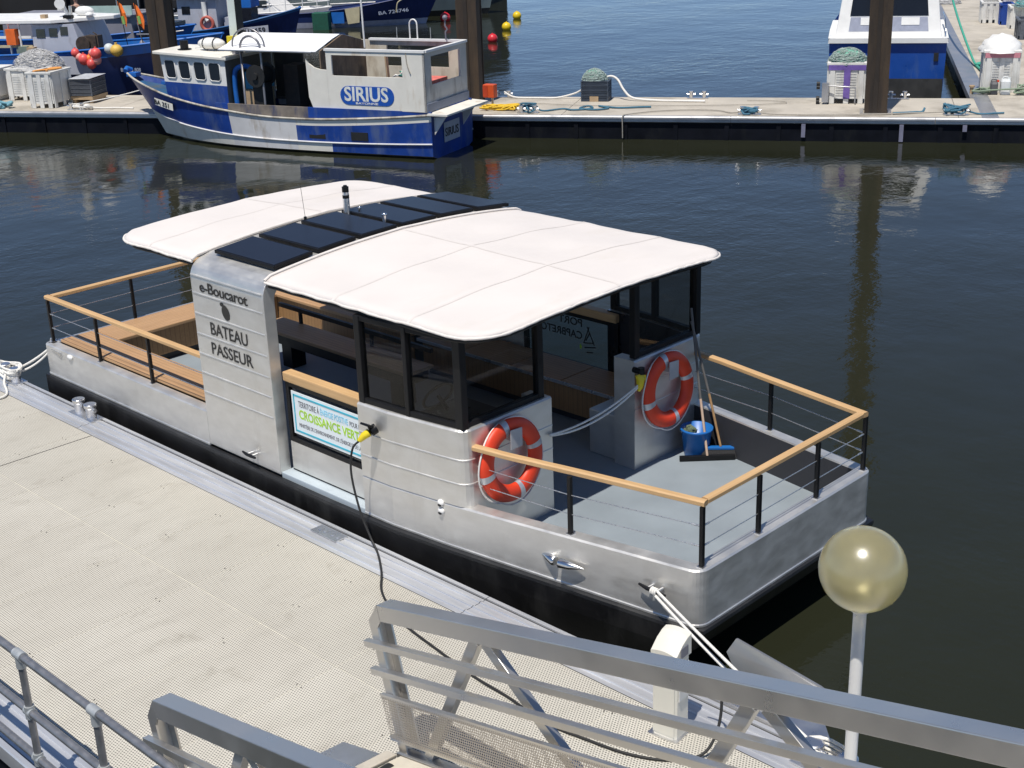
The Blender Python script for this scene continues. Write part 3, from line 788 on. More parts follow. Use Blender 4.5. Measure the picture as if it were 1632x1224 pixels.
def sagline(a, b, sag, n=16):
    a = Vector(a); b = Vector(b); return [a.lerp(b, i/n)-Vector((0,0,sag*4*(i/n)*(1-i/n))) for i in range(n+1)]
m = MB(); m.tube(sagline((-7.53, 7.99, 1.36), (-7.505, 9.20, 1.49), .07), .010, 7); m.tube(sagline((-7.53, 8.0, 1.35), (-7.505, 9.20, 1.47), .10), .010, 7); m.build('rope', ROPEW, t)
m = MB(); m.tube([(-7.52,9.205,1.58),(-7.50,9.21,1.54),(-7.50,9.20,1.46),(-7.505,9.19,1.42)], [.035,.045,.03,.015], 10); m.box((-7.50,9.24,1.54),(.03,.06,.05)); m.build('yellow_hook', YELLOW, t)
m = MB(); m.cyl((-7.55,9.17,1.63),(-7.46,9.17,1.63),.028,10); m.cyl((-7.50,9.22,1.585),(-7.50,9.22,1.645),.034,10); m.build('black_clamp', BLACK, t)

t = thing('bucket', 'blue plastic bucket standing in the corner of the foredeck', 'bucket', (-7.33, 9.86, .604))
m = MB(); c = (-7.33, 9.86, .604); m.lathe([(.001,0),(.115,0),(.118,.01),(.150,.26),(.162,.262),(.162,.285),(.146,.285),(.112,.012),(.001,.012)], c, 24); m.build('bucket_body', BLUEP, t)
m = MB(); m.tube([(c[0]+.15*cos(a), c[1]+.155*sin(a), c[2]+.27-.03*abs(sin(a))) for a in [pi*i/14+.9 for i in range(15)]], .005, 6); m.build('bucket_handle', ROPEW, t)
o = MB(); random.seed(2)
for i in range(9): o.tube([(c[0]+random.uniform(-.1,.02), c[1]+random.uniform(-.11,-.02), c[2]+.24+random.uniform(0,.05)) for _ in range(4)], .018, 6)
tag(o.build('wet_rag', mat('olive_rag', (.10,.13,.08), .9), None), 'olive green rag hanging over the rim of the blue bucket', 'rag')
t = thing('floor_squeegee', 'floor squeegee with long black blade leaning on the far shelter wall', 'squeegee', (-7.1, 9.86, .604))
m = MB(); m.bar((-7.35, 9.62, .63), (-6.97, 10.0, .63), .035, .05); m.build('squeegee_blade', BLACK, t, .004)
m = MB(); m.tube([(-7.16, 9.81, .65), (-7.31, 9.89, 1.18)], .013, 8); m.build('squeegee_handle', POLEW, t)
m = MB(); m.tube([(-7.31, 9.89, 1.18), (-7.535, 10.02, 2.02)], .0125, 8); m.build('upper_handle', GREYPOLE, t)  # upper half of the handle, in a darker grey
t = thing('broom', 'broom with blue head and dark bristles leaning beside the squeegee', 'broom', (-7.05, 9.98, .604))
m = MB(); m.bar((-7.24, 9.84, .70), (-6.98, 10.07, .70), .05, .028); m.build('broom_head', BLUEP, t, .005)
m = MB(); m.loft([[(-7.24+.26*u+dx, 9.84+.23*u-dx, z) for u, dx, z in ((0,-.02,.686),(1,-.02,.686),(1,.02,.686),(0,.02,.686))], [(-7.26+.30*u+dx, 9.82+.27*u-dx, z) for u, dx, z in ((0,-.04,.606),(1,-.04,.606),(1,.04,.606),(0,.04,.606))]], closed=True); m.build('bristles', BRUSH, t)
m = MB(); m.tube([(-7.11, 9.955, .715), (-7.27, 9.97, 1.22)], .0125, 8); m.build('broom_handle', POLEB, t)
m = MB(); m.tube([(-7.27, 9.97, 1.22), (-7.51, 9.99, 1.90)], .0125, 8); m.build('upper_handle', GREYPOLE, t)  # dark grey upper half of the broom handle
m = MB(); random.seed(4)
for i in range(5):
    m.sphere((-7.72+random.uniform(-.04,.04), 7.25+.13*i, 1.565), .06, (.9,1.2,.5), 10, 6, jit=.35)
tag(m.build('crumpled_cloth', mat('grey_rag', (.35,.37,.36), .9), None), 'crumpled pale cloth lying behind the helm window', 'cloth')

# ------------------------------------------------------------------ power cable from the ferry to the pedestal
t = thing('power_cable', 'long black power cable with yellow plug running from the ferry down across the pontoon', 'cable', (-7.5, 6.2, PZ))
def smooth_path(pts, k=6):
    P = [Vector(p) for p in pts]; out = []
    for i in range(len(P)-1):
        a, b, c, d = P[max(0,i-1)], P[i], P[i+1], P[min(len(P)-1,i+2)]
        for j in range(k):
            u = j/k; out.append(.5*((2*b)+(c-a)*u+(2*a-5*b+4*c-d)*u*u+(3*b-a-3*c+d)*u**3))
    return out+[P[-1]]
m = MB(); m.tube(smooth_path([(-8.60,6.72,1.43),(-8.63,6.66,1.36),(-8.62,6.62,1.15),(-8.52,6.60,.85),(-8.40,6.60,.62),(-8.25,6.55,.525),(-7.98,6.36,.517),(-7.7,6.13,.513),(-7.25,5.94,.513),(-6.7,5.84,.513),(-6.23,5.77,.513),(-5.9,5.75,.513),(-5.48,5.70,.513),(-5.15,5.74,.513),(-4.84,5.80,.513),(-4.6,5.92,.513),(-4.45,6.1,.53),(-4.43,6.24,.66),(-4.46,6.32,.85),(-4.52,6.33,.98),(-4.62,6.30,1.02)]), .010, 8); m.build('cable', RUBBER, t)
m = MB(); m.tube([(-8.54,6.79,1.505),(-8.57,6.75,1.475),(-8.60,6.72,1.43)], [.036,.034,.020], 10); m.build('plug', YELLOW, t)
m = MB(); m.tube([(-8.52,6.85,1.53),(-8.535,6.80,1.51)], .046, 12); m.box((-8.55,6.79,1.565),(.10,.10,.02), 0, 0, Matrix.Rotation(radians(-30),3,'X')); m.build('socket', BLACK, ferry)

# ------------------------------------------------------------------ mooring gear on the pontoon
def bollard_pair(c, rz):
    mm = MB(); x, y, z = c; R_ = Matrix.Rotation(rz, 3, 'Z')
    def p(a, b, h): return Vector((x, y, z)) + R_ @ Vector((a, b, h))
    mm.box(p(0,0,.008), (.50,.17,.016), rz)
    for a in (-.125, .125):
        mm.tube([p(a,0,.016), p(a,0,.125), p(a,0,.132), p(a,0,.172), p(a,0,.178)], [.058,.056,.070,.070,.055], 16)
        mm.tube([p(a-.10,0,.115), p(a+.10,0,.115)], .023, 8)
    for a in (-.19, .19): mm.cyl(p(a,.04,.016), p(a,.04,.03), .014, 6)
    return mm
o = bollard_pair((-13.26, 6.58, PZ+.004), 0).build('mooring_bollard', ALU2, None, .004)
tag(o, 'bare twin aluminium mooring bollard on the pontoon edge', 'bollard', 'twin bollards on the near pontoon')
o = bollard_pair((-15.05, 6.60, PZ+.004), 0).build('mooring_bollard', ALU2, None, .004)
tag(o, 'twin bollard wrapped in white rope at the stern of the ferry', 'bollard', 'twin bollards on the near pontoon')
o = bollard_pair((-3.75, 6.52, PZ+.004), 0).build('mooring_bollard', ALU2, None, .004)
tag(o, 'twin bollard with rope turns beside the lamp post', 'bollard', 'twin bollards on the near pontoon')
m = MB(); m.bx(-9.08, -8.72, 6.46, 6.60, PZ+.008, PZ+.016)
for a in (-.12, -.05, .06, .13): m.cyl((-8.9+a, 6.53, PZ+.016), (-8.9+a, 6.53, PZ+.022), .022, 10)
m.build('cleat_plate', ALU2, pon)
t = thing('stern_mooring_rope', 'white mooring rope from the ferry stern knotted round a bollard', 'rope', (-15, 6.6, PZ))
m = MB(); m.tube(sagline((-14.63, 6.99, .93), (-15.02, 6.62, .62), .03), .014, 7); m.tube(sagline((-14.63, 6.99, .91), (-15.0, 6.60, .60), .07), .014, 7)
random.seed(11)
for i in range(7): m.tube([(-15.05+(.17+.01*i)*cos(a)+random.uniform(-.01,.01), 6.60+.09*sin(a)+random.uniform(-.02,.02), .58+.018*i+.02*sin(2*a)) for a in [2*pi*j/14 for j in range(14)]], .014, 7, True)
m.tube(smooth_path([(-15.0,6.52,.62),(-14.86,6.42,.56),(-14.62,6.33,.525),(-14.52,6.22,.52),(-14.6,6.08,.52),(-14.85,5.95,.52),(-15.3,5.85,.52)]), .014, 7)
m.build('rope', ROPEW, t)
t = thing('bow_mooring_rope', 'taut white double mooring rope from the bow cleat to the pontoon corner', 'rope', (-4.8, 7, .7))
m = MB(); c1 = (-5.745, ny(-5.745)-.075, .79); c0 = (-5.775, ny(-5.775)-.075, .76)
m.tube(sagline(c1, (-3.74, 6.50, .62), .02), .0125, 7); m.tube(sagline(c0, (-4.35, 6.765, .54), .02), .0125, 7)
for k in range(3): m.tube([(-5.76+.02*k-.02, ny(-5.76)-.075+.024*cos(a), .775+.026*sin(a)) for a in [2*pi*j/10 for j in range(10)]], .010, 6, True)
for k in range(5): m.tube([(-3.75+.19*cos(a), 6.52+.08*sin(a), .57+.025*k+.015*sin(2*a+k)) for a in [2*pi*j/14 for j in range(14)]], .0125, 7, True)
m.build('rope', ROPEW, t)
# triangular corner plates
t = thing('corner_gusset', 'triangular aluminium corner plate bolted outside the pontoon edge by the lamp', 'gusset', (-4.4, 6.9, PZ))
m = MB(); m.prism([(-4.98,6.70,.515),(-3.88,6.70,.515),(-3.92,6.80,.515),(-4.22,7.12,.515),(-4.42,7.10,.515),(-4.95,6.76,.515)], (0,0,.014)); m.build('flat_plate', ALU2, t)
m = MB(); m.prism([(-5.02,7.16,.58),(-4.96,7.19,.70),(-4.2,7.11,.66),(-3.85,7.03,.62),(-3.85,7.03,.46),(-4.9,7.12,.46)], (.004,.016,0)); m.build('upright_plate', GALV, t)
m = MB(); m.bx(-5.0,-3.9,6.685,6.72,.3,.514); m.bar((-4.9,7.10,.40),(-3.9,6.72,.40),.02,.12); m.build('bracket', GALV, t)

# ------------------------------------------------------------------ service pedestal
PB = Matrix.Translation((-4.79, 6.20, PZ)) @ Matrix.Rotation(radians(6), 4, 'Z')
t = thing('service_pedestal', 'cream electricity and water pedestal with rounded cap standing on the pontoon', 'pedestal', (-4.79, 6.20, PZ))
w, d = .095, .088
def rrect(w, d, z, r=.02): return [(w, -d+r, z), (w, d-r, z), (w-r, d, z), (-w+r, d, z), (-w, d-r, z), (-w, -d+r, z), (-w+r, -d, z), (w-r, -d, z)]
m = MB(PB); m.loft([rrect(w, d, z) for z in (.004, .60)], closed=True); m.face(rrect(w, d, .60)); m.build('pedestal_body', CREAM, t)
W2, D2 = w+.005, d+.005; rows = []
for y, zt, ar in ((-D2, .655, .018), (-D2*.2, .715, .022), (D2*.5, .745, .022), (D2, .752, .02)):
    rows.append([(-W2, y, .603)] + [(W2*(-1+2*i/8), y, zt+ar*(1-(-1+2*i/8)**2)) for i in range(9)] + [(W2, y, .603)])
m = MB(PB); m.loft(rows, closed=True); m.face(rows[0]); m.face(rows[-1]); m.build('pedestal_cap', CREAM, t, .004, fixn=True)
m = MB(PB); m.cyl((-.02, -d-.001, .42), (-.02, -d-.006, .42), .012, 10); m.build('key_hole', RUBBER, t)
m = MB(PB); m.bx(w+.001, w+.010, -.06, .06, .30, .57); m.build('socket_door', TUBW, t, .003)
m = MB(PB); m.bx(w+.007, w+.012, -.045, .045, .625, .70); m.build('inset_panel', GREYD, t, .003)
m = MB(PB); m.bx(-w+.012, w-.012, -d-.003, -d-.0005, .03, .50); m.build('front_hatch', CREAM, t, .002)
m = MB(PB); m.bx(-w-.02, w+.02, -d-.02, d+.02, .001, .012); m.build('base_plate', ALU2, t)

# ------------------------------------------------------------------ globe lamp
LP = Vector((-3.417, 6.179, 2.238))
t = thing('globe_lamp', 'smoked amber globe lamp on a white pole at the pontoon corner', 'lamp', (LP.x, LP.y, PZ))
m = MB(); m.sphere(LP, .247, (1,1,1), 48, 32); m.build('globe', GLOBE, t)
m = MB(); m.tube([(LP.x, LP.y, PZ), (LP.x, LP.y, LP.z-.243)], .038, 20); m.build('pole', WHITE, t)
m = MB(); m.tube([(LP.x, LP.y, LP.z-.26), (LP.x, LP.y, LP.z-.235)], .060, 20); m.cyl((LP.x, LP.y-.038, LP.z-.285), (LP.x, LP.y-.046, LP.z-.285), .006, 6); m.build('collar', WHITE, t)
m = MB(); m.cyl((LP.x, LP.y, PZ), (LP.x, LP.y, PZ+.015), .10, 20); m.build('base_plate', ALU2, t)
# ------------------------------------------------------------------ gangway
A0 = Vector((-5.95, 4.70, 1.69)); E1 = Vector((.958, -.093, .272)).normalized(); E2 = Vector((.0966, .9953, 0)).normalized(); E3 = E1.cross(E2)
gw = thing('gangway', 'sloping grey aluminium gangway with truss railings leading up from the pontoon', 'gangway', (-5.9, 3.9, PZ))
def G(side, s, h, e=0.): return A0 + E1*s + E3*h + E2*(e - (0 if side == 0 else 1.54))
LEN = 8.2
def truss(side):
    sg = 1 if side == 0 else -1          # outward direction
    o = 0 if side == 0 else 0
    m = MB(); m.bar(G(side, -.03, -.055, .055), G(side, LEN, -.055, .055), .115, .115, E3)
    tr = m.build('top_rail', GALV, gw, .006)
    m = MB()                             # chamfered corner and channel shaped end post
    for e0, e1 in ((-.002, .010), (.100, .112)):
        m.prism([G(side,-.03,0,e0), G(side,-.03,-.115,e0), G(side,-.08,-.16,e0), G(side,-.08,-1.04,e0), G(side,-.17,-1.04,e0), G(side,-.17,-.12,e0)], E2*(e1-e0))
    m.prism([G(side,-.17,-.12,.011), G(side,-.17,-1.04,.011), G(side,-.158,-1.04,.011), G(side,-.158,-.12,.011)], E2*.088)
    m.prism([G(side,-.03,0,.011), G(side,-.17,-.12,.011), G(side,-.155,-.125,.011), G(side,-.02,-.012,.011)], E2*.088)
    m.build('end_post', GALV, gw)
    for h in (-.245, -.435):
        m = MB(); m.bar(G(side, -.22, h-.022, -.025), G(side, LEN, h-.022, -.025), .045, .045, E3); m.build('mid_rail', GALV, gw, .003)
    s = .98
    while s < LEN-1:
        for s0, s1 in ((s-.045, s-.87), (s+.045, s+.87)):
            m = MB(); a = G(side, s0, -.116, .055); b = G(side, s1, -1.03, .055); m.bar(a, b, .075, .05, E2); m.build('diagonal_brace', GALV, gw, .003)
        s += 2.13
    for h in (-.63, -.92):
        m = MB(); m.bar(G(side, -.19, h, -.02), G(side, LEN, h, -.02), .03, .03, E3); m.build('sheet_edge', GALV, gw)
    # perforated sheet: built in its own frame so that the hole pattern follows the slope
    ob = MB(); ob.face([(-.18,0,-.92),(LEN,0,-.92),(LEN,0,-.63),(-.18,0,-.63)]); pl = ob.build('perforated_sheet', PERF, None)
    pl.parent = gw; R_ = Matrix((E1, E2, E3)).transposed(); pl.matrix_local = Matrix.Translation(G(side,0,0,-.036)-Vector(gw.location)) @ R_.to_4x4()
    m = MB(); m.bar(G(side, -.2, -1.09, .03), G(side, LEN, -1.09, .03), .09, .11, E3); m.build('side_beam', GALV, gw, .005)
truss(0); truss(1)
m = MB(); m.prism([G(0,-.14,-1.075,-.02), G(0,LEN,-1.075,-.02), G(1,LEN,-1.075,.08), G(1,-.14,-1.075,.08)], E3*.03)
tread = mat('perforated_tread', (.58,.53,.43), .75, 0, .08, 4, .6, 120)
m.build('walkway', tread, gw)
m = MB()
a, b = G(0,-.17,-1.06,-.03), G(1,-.17,-1.06,.09)
m.prism([a, b, b+Vector((-.10,0,-.015)), a+Vector((-.10,0,-.015))], (0,0,.03)); m.build('threshold', CONC, gw, .008)
m = MB(); q0 = a+Vector((-.11,-.03,-.02)); q1 = b+Vector((-.11,.03,-.02)); m.prism([q0, q1, Vector((q1.x-.42, q1.y, PZ+.004)), Vector((q0.x-.42, q0.y, PZ+.004))], (0,0,.01)); m.build('landing_flap', ALU2, gw)
for y in (3.4, 4.5):
    m = MB(); m.cyl((-5.75, y-.05, PZ+.09), (-5.75, y+.05, PZ+.09), .085, 16); m.build('roller', RUBBER, gw)

# ------------------------------------------------------------------ pipe handrail along the pontoon's landward edge
hr = thing('pipe_handrail', 'galvanised tube handrail with clamp fittings on the landward pontoon edge', 'handrail', (-8, 3.03, PZ))
for z in (1.48, 1.06, .70):
    m = MB(); m.tube([(-13.5, 3.03, z), (-4.2, 3.03, z)], .026, 14); m.build('rail_tube', GALVP, hr)
for x in (-13.05, -12.1, -11.2, -10.3, -9.37, -8.43, -7.5, -6.57, -5.63, -4.7):
    m = MB(); m.tube([(x, 3.03, PZ+.006), (x, 3.03, 1.46)], .024, 14); p = m.build('post_tube', GALVP, hr)
    m = MB(); m.tube([(x-.05, 3.03, 1.48), (x+.05, 3.03, 1.48)], .034, 14); m.tube([(x, 3.03, 1.39), (x, 3.03, 1.46)], .032, 14)
    m.build('clamp_fitting', mat('zinc_fitting', (.48,.50,.50), .5, .5, .1, 20) if x == -13.05 else bpy.data.materials['zinc_fitting'], p)
    for z in (1.06, .70):
        m = MB(); m.tube([(x, 3.03, z-.045), (x, 3.03, z+.045)], .033, 14); m.tube([(x-.04, 3.03, z), (x+.04, 3.03, z)], .033, 14); m.build('clamp_fitting', bpy.data.materials['zinc_fitting'], p)
    m = MB(); m.cyl((x, 3.03, PZ+.005), (x, 3.03, PZ+.02), .055, 12); m.build('post_foot', GALVP, p)

# ================================================================== FAR DOCK
DZ = .55
DM = Matrix(((.861,-.508,0,-34.72),(.508,.861,0,16.16),(0,0,1,0),(0,0,0,1)))     # along the dock, across it, up
def D(a, b, z=DZ): return DM @ Vector((a, b, z))
dock = thing('fishing_dock', 'concrete fishing dock with dark floats running across behind the ferry', 'dock', D(12, 1.4, 0))
m = MB(DM)
for a, b in ((-14, 3.0), (3.012, 15.0), (15.012, 24.0), (24.012, 33)): m.bx(a, b, .10, 2.78, .35, DZ)
m.build('concrete_deck', CONC, dock)
m = MB(DM); m.bx(24.55, 33, 2.79, 60, .35, DZ); m.build('concrete_deck', CONC, dock)
m = MB(DM)
for a, b in ((-14, -3.0), (-2.99, 8), (8.01, 19), (19.01, 23.5), (23.51, 33)):
    m.loft([[(q, y, z) for y, z in ((.10, DZ+.004), (0, DZ+.006), (-.03, DZ-.02), (-.03, DZ-.06), (.0, DZ-.07), (0, DZ-.13), (.03, DZ-.15))] for q in (a, b)])
m.build('front_edge', ALUEDGE, dock)
m = MB(DM); m.bx(24.42, 24.545, 2.79, 60, .40, DZ+.008); m.bx(24.50, 24.86, .12, 60, DZ+.0, DZ+.006); m.build('finger_edge', ALUEDGE, dock)
m = MB(DM); m.bx(-14, 33, .06, 2.6, -.3, .40)
a = -13.0
while a < 33: m.bx(a, a+.10, .03, .2, -.3, .395); a += 1.18
m.bx(24.6, 32.9, 2.6, 59.9, -.3, .40); m.build('float_wall', DARKFLOAT, dock)
for a, z0 in ((20.6, .1), (22.75, .02), (24.1, .26)):
    m = MB(DM); m.bx(a, a+.09, -.02, .02, z0, .40); m.build('hanging_strap', mat('grey_violet_strap', (.20,.20,.27), .6) if a == 20.6 else bpy.data.materials['grey_violet_strap'], dock)

def hpile(a, b, z1, label, s=.25, rot=0.):
    t = thing('mooring_pile', label, 'pile', D(a, b, 0), 'tall piles through the dock')
    M_ = DM @ Matrix.Translation((a, b, 0)) @ Matrix.Rotation(rot, 4, 'Z')
    m = MB(M_)
    m.bx(-s, s, -s, -s+.05, -2, z1); m.bx(-s, s, s-.05, s, -2, z1); m.bx(-.04, .04, -s+.05, s-.05, -2, z1)
    m.bx(-s+.02, -.05, -s+.051, s-.051, -2, z1-.02); m.bx(.05, s-.02, -s+.051, s-.051, -2, z1-.02)
    m.build('pile_column', PILE, t)
    m = MB(M_)
    m.bx(-.07, .03, -s-.022, -s-.002, -1, z1); m.build('guide_rail', mat('dark_rust', (.03,.022,.016), .8, 0, .3, 3) if 'dark_rust' not in bpy.data.materials else bpy.data.materials['dark_rust'], t)
    m = MB(M_); m.wall((-s-.10, -s-.10, DZ+.004), (1,0,0), (0,1,0), 2*s+.2, 2*s+.2, (0,0,.02), [(.08, 2*s+.12, .08, 2*s+.12)]); m.build('collar_plate', GALV, t)
hpile(12.42, 1.6, 9, 'brown steel pile rising behind the stern of the blue and white trawler', .26)
hpile(22.22, .78, 9, 'brown steel pile in front of the white motor boat', .25)
hpile(3.92, 1.94, 9, 'brown steel pile rising behind the trawler wheelhouse', .26)

def dock_cleat(a, b, label, rz=0., ang=True):
    mm = MB(DM @ Matrix.Translation((a, b, DZ+.007)) @ Matrix.Rotation(rz, 4, 'Z'))
    mm.bx(-.26, .26, -.06, .06, 0, .016)
    for x in (-.16, .16):
        mm.tube([(x,0,.016),(x,0,.14),(x,0,.15),(x,0,.18)], [.05,.045,.065,.06], 10); mm.tube([(x-.11,0,.10),(x+.11,0,.10)], .024, 6)
    tag(mm.build('dock_bollard', ALU2), label, 'bollard', 'twin bollards on the far dock')
dock_cleat(12.95, 2.62, 'twin bollard at the back edge near the orange red cabinet, with a pale hose')
dock_cleat(17.95, 2.62, 'twin bollard at the back edge of the dock right of the crate stack')
dock_cleat(14.14, .35, 'twin bollard on the front edge beside the yellow rope heap')
dock_cleat(19.40, .30, 'twin bollard with blue rope turns on the front edge left of the net filled tub')
dock_cleat(23.97, .42, 'twin bollard covered in blue rope at the right of the tall pile')
dock_cleat(22.75, 2.62, 'twin bollard at the back edge right of the pile, before the white motor boat')
dock_cleat(2.05, .35, 'twin bollard with pale rope turns beside the white fish tub')
dock_cleat(25.0, 6.6, 'twin bollard with green rope on the finger dock', pi/2)

def rope(name, label, mt, pts, r=.02, cat='rope', z=DZ+.03):
    m = MB(DM); m.tube(smooth_path([(q[0], q[1], q[2] if len(q) > 2 else z) for q in pts], 5), r, 6)
    return tag(m.build(name, mt), label, cat)
random.seed(21)
def heap(a, b, w, d, h, n, seed):
    random.seed(seed); return [(a+random.uniform(-w, w), b+random.uniform(-d, d), DZ+.03+random.uniform(0, h)) for _ in range(n)]
rope('rope_heap', 'yellow rope lying in a heap near the dock edge', ROPEY, heap(13.35, .75, .50, .22, .09, 34, 3), .022)
rope('blue_rope', 'tangled blue rope trailing over the concrete from the bollard', ROPEB, [(14.0,.4,.66),(14.3,.42,.62)]+heap(14.15,.35,.2,.12,.2,14,5)+[(14.5,.5),(14.9,.8),(15.2,.65),(15.6,.9),(15.45,1.25),(15.3,.9),(15.7,.7),(16.0,.95),(15.7,1.25),(16.2,1.0),(16.7,1.1),(17.0,1.15)], .022)
rope('grey_rope', 'thin brown rope running along the front edge and hanging down to the water', ROPEG, [(16.5,-.06,.05),(16.5,-.07,.35),(16.5,-.06,.55),(16.6,.05,.585),(17.2,.55),(17.9,.75),(18.6,.72),(19.0,.40),(19.4,.25,.64),(20.0,.22),(21.4,.2),(22.4,.35),(23.2,.55),(23.9,.45,.62)], .014)
rope('blue_bollard_rope', 'blue rope wound on the front bollard beside the brown rope', ROPEB, heap(19.4, .30, .22, .10, .16, 22, 9), .022)
rope('blue_bollard_rope', 'blue rope wound on the bollard right of the tall pile, ending on the seam', ROPEB, heap(23.97, .42, .30, .14, .22, 30, 12)+[(24.4,.5),(24.8,.55),(25.0,.6)], .022)
rope('short_blue_rope', 'short dark blue rope lying straight in front of the tall pile', ROPEB, [(22.6,.45),(22.9,.55),(23.1,.62),(23.25,.68),(23.3,.8,.64)], .026)
rope('pale_hose', 'pale hose running along the back edge into the crate stack', ROPEW, [(13.0,2.6,.70),(13.3,2.5),(13.9,2.42),(14.4,2.45),(14.85,2.50,.68),(15.08,2.45,.80)], .024, 'hose')
rope('pale_hose', 'pale hose looping over the crate stack down to the concrete', ROPEW, [(15.6,2.45,1.06),(15.8,2.45,1.12),(15.98,2.4,1.04),(16.15,2.3,.8),(16.4,2.2,.62),(17.0,2.1),(17.6,2.05),(18.2,2.0)], .030, 'hose')
rope('mooring_line', 'pale mooring line from the trawler bow to the dock bollard', ROPEW, [(2.05,.38,.70),(3.0,.55,.85),(3.9,.72,1.05),(4.6,.5,1.25)], .014)
rope('rope_coil', 'pale rope turns lying by the left bollard', ROPEW, heap(2.1, .42, .35, .2, .1, 22, 17)+[(2.6,.5),(3.1,.55),(3.6,.5)], .018)
rope('blue_rope_pile', 'thick faded blue rope piled at the left end of the dock', mat('faded_blue_rope', (.16,.34,.40), .9, 0, .2, 30), heap(-.35, .55, .35, .18, .14, 30, 19), .04)
rope('thin_line', 'thin grey line curving over the concrete from the pile', ROPEG, [(12.9,1.2),(14,1.55),(15.5,1.3),(17.5,1.35),(19.3,1.55),(20.1,1.8),(20.0,2.1),(19.2,2.2)], .009)
rope('green_mooring_rope', 'green mooring rope of the white motor boat slanting down to the finger dock', ROPET, [(24.45,17.0,2.4),(24.60,12.0,1.5),(24.85,8.8,.75),(24.95,7.9,.60),(25.0,6.9,.64)], .035)
rope('green_rope_heap', 'green rope heap on the edge of the finger dock', ROPET, heap(25.35, 8.3, .45, .35, .10, 30, 23), .03)
m = MB(DM); m.bx(23.1,24.2,2.82,3.0,.38,.46); m.build('float_bracket', CARD, dock)

# cabinet, tubs, crates
t = thing('fire_cabinet', 'orange red cabinet on a short post beside the brown pile', 'cabinet', D(13.05, 1.05))
m = MB(DM @ Matrix.Translation((13.0,1.1,0)) @ Matrix.Rotation(radians(-14),4,'Z')); m.bx(-.13,.17,-.10,.10,.80,1.12); m.build('cabinet_box', ORANGE if False else mat('signal_orange_red', (.60,.085,.02), .45, 0, .08, 4), t, .015)
m = MB(DM @ Matrix.Translation((13.0,1.1,0)) @ Matrix.Rotation(radians(-14),4,'Z')); m.cyl((.08,0,DZ),(.08,0,.80),.03,10); m.bx(.0,.16,-.08,.08,DZ+.001,DZ+.02); m.build('cabinet_post', ALUEDGE, t)
m = MB(DM @ Matrix.Translation((13.0,1.1,0)) @ Matrix.Rotation(radians(-14),4,'Z')); m.bx(-.125,.01,-.112,-.101,.82,1.10); m.build('cabinet_door', mat('dark_orange_red', (.45,.05,.015), .5), t, .004)

def fish_tub(a, b, rz, label, w=.60, d=.50, h=.78, mt=TUBW, trim=None, group='plastic fish tubs', z0=DZ):
    t = thing('fish_tub', label, 'tub', D(a, b), group)
    M_ = DM @ Matrix.Translation((a, b, z0)) @ Matrix.Rotation(rz, 4, 'Z')
    m = MB(M_); W, Dd = w, d; z1 = .12
    m.wall((-W,-Dd,z1),(1,0,0),(0,0,1),2*W,h-z1,(0,.05,0)); m.wall((-W,Dd-.05,z1),(1,0,0),(0,0,1),2*W,h-z1,(0,.05,0))
    m.wall((-W,-Dd+.05,z1),(0,1,0),(0,0,1),2*Dd-.1,h-z1,(.05,0,0)); m.wall((W-.05,-Dd+.05,z1),(0,1,0),(0,0,1),2*Dd-.1,h-z1,(.05,0,0))
    m.bx(-W+.05,W-.05,-Dd+.05,Dd-.05,z1,z1+.04)
    for x in (-W+.04, -.06, W-.16):                   # corner and centre uprights standing proud
        m.bx(x,x+.12,-Dd-.03,-Dd-.001,0,h); m.bx(x,x+.12,Dd+.001,Dd+.03,0,h)
    for y in (-Dd+.02, -.06, Dd-.14): m.bx(-W-.03,-W-.001,y,y+.12,0,h); m.bx(W+.001,W+.03,y,y+.12,0,h)
    m.build('tub_body', mt, t, .01)
    pw = (2*W-.36)/2
    for x in (-W+.16+pw/2, W-.16-pw/2-.02):
        m = MB(M_)
        k = z1+.08; pw_ = pw-.02
        m.wall((x-pw_/2,-Dd-.012,k),(1,0,0),(0,0,1),pw_,h-k-.16,(0,.011,0),[(.02,pw_-.02,.03+i*.062,.06+i*.062) for i in range(int((h-k-.22)/.062))]); m.build('louvre_panel', mt, t)
    if trim:
        m = MB(M_); m.bx(-W,W,-Dd-.036,-Dd-.031,h-.16,h-.04)
        if trim == PURPLE: m.bx(-.07,.08,-Dd-.0365,-Dd-.0315,.12,h-.16)
        m.build('painted_mark', trim, t)
    m = MB(M_); m.bx(-W-.035,W+.035,-Dd-.035,-Dd+.05,h-.05,h+.01); m.bx(-W-.035,W+.035,Dd-.05,Dd+.035,h-.05,h+.01); m.bx(-W-.035,-W+.05,-Dd+.05,Dd-.05,h-.05,h+.01); m.bx(W-.05,W+.035,-Dd+.05,Dd-.05,h-.05,h+.01); m.build('tub_rim', mt, t, .008)
    return t
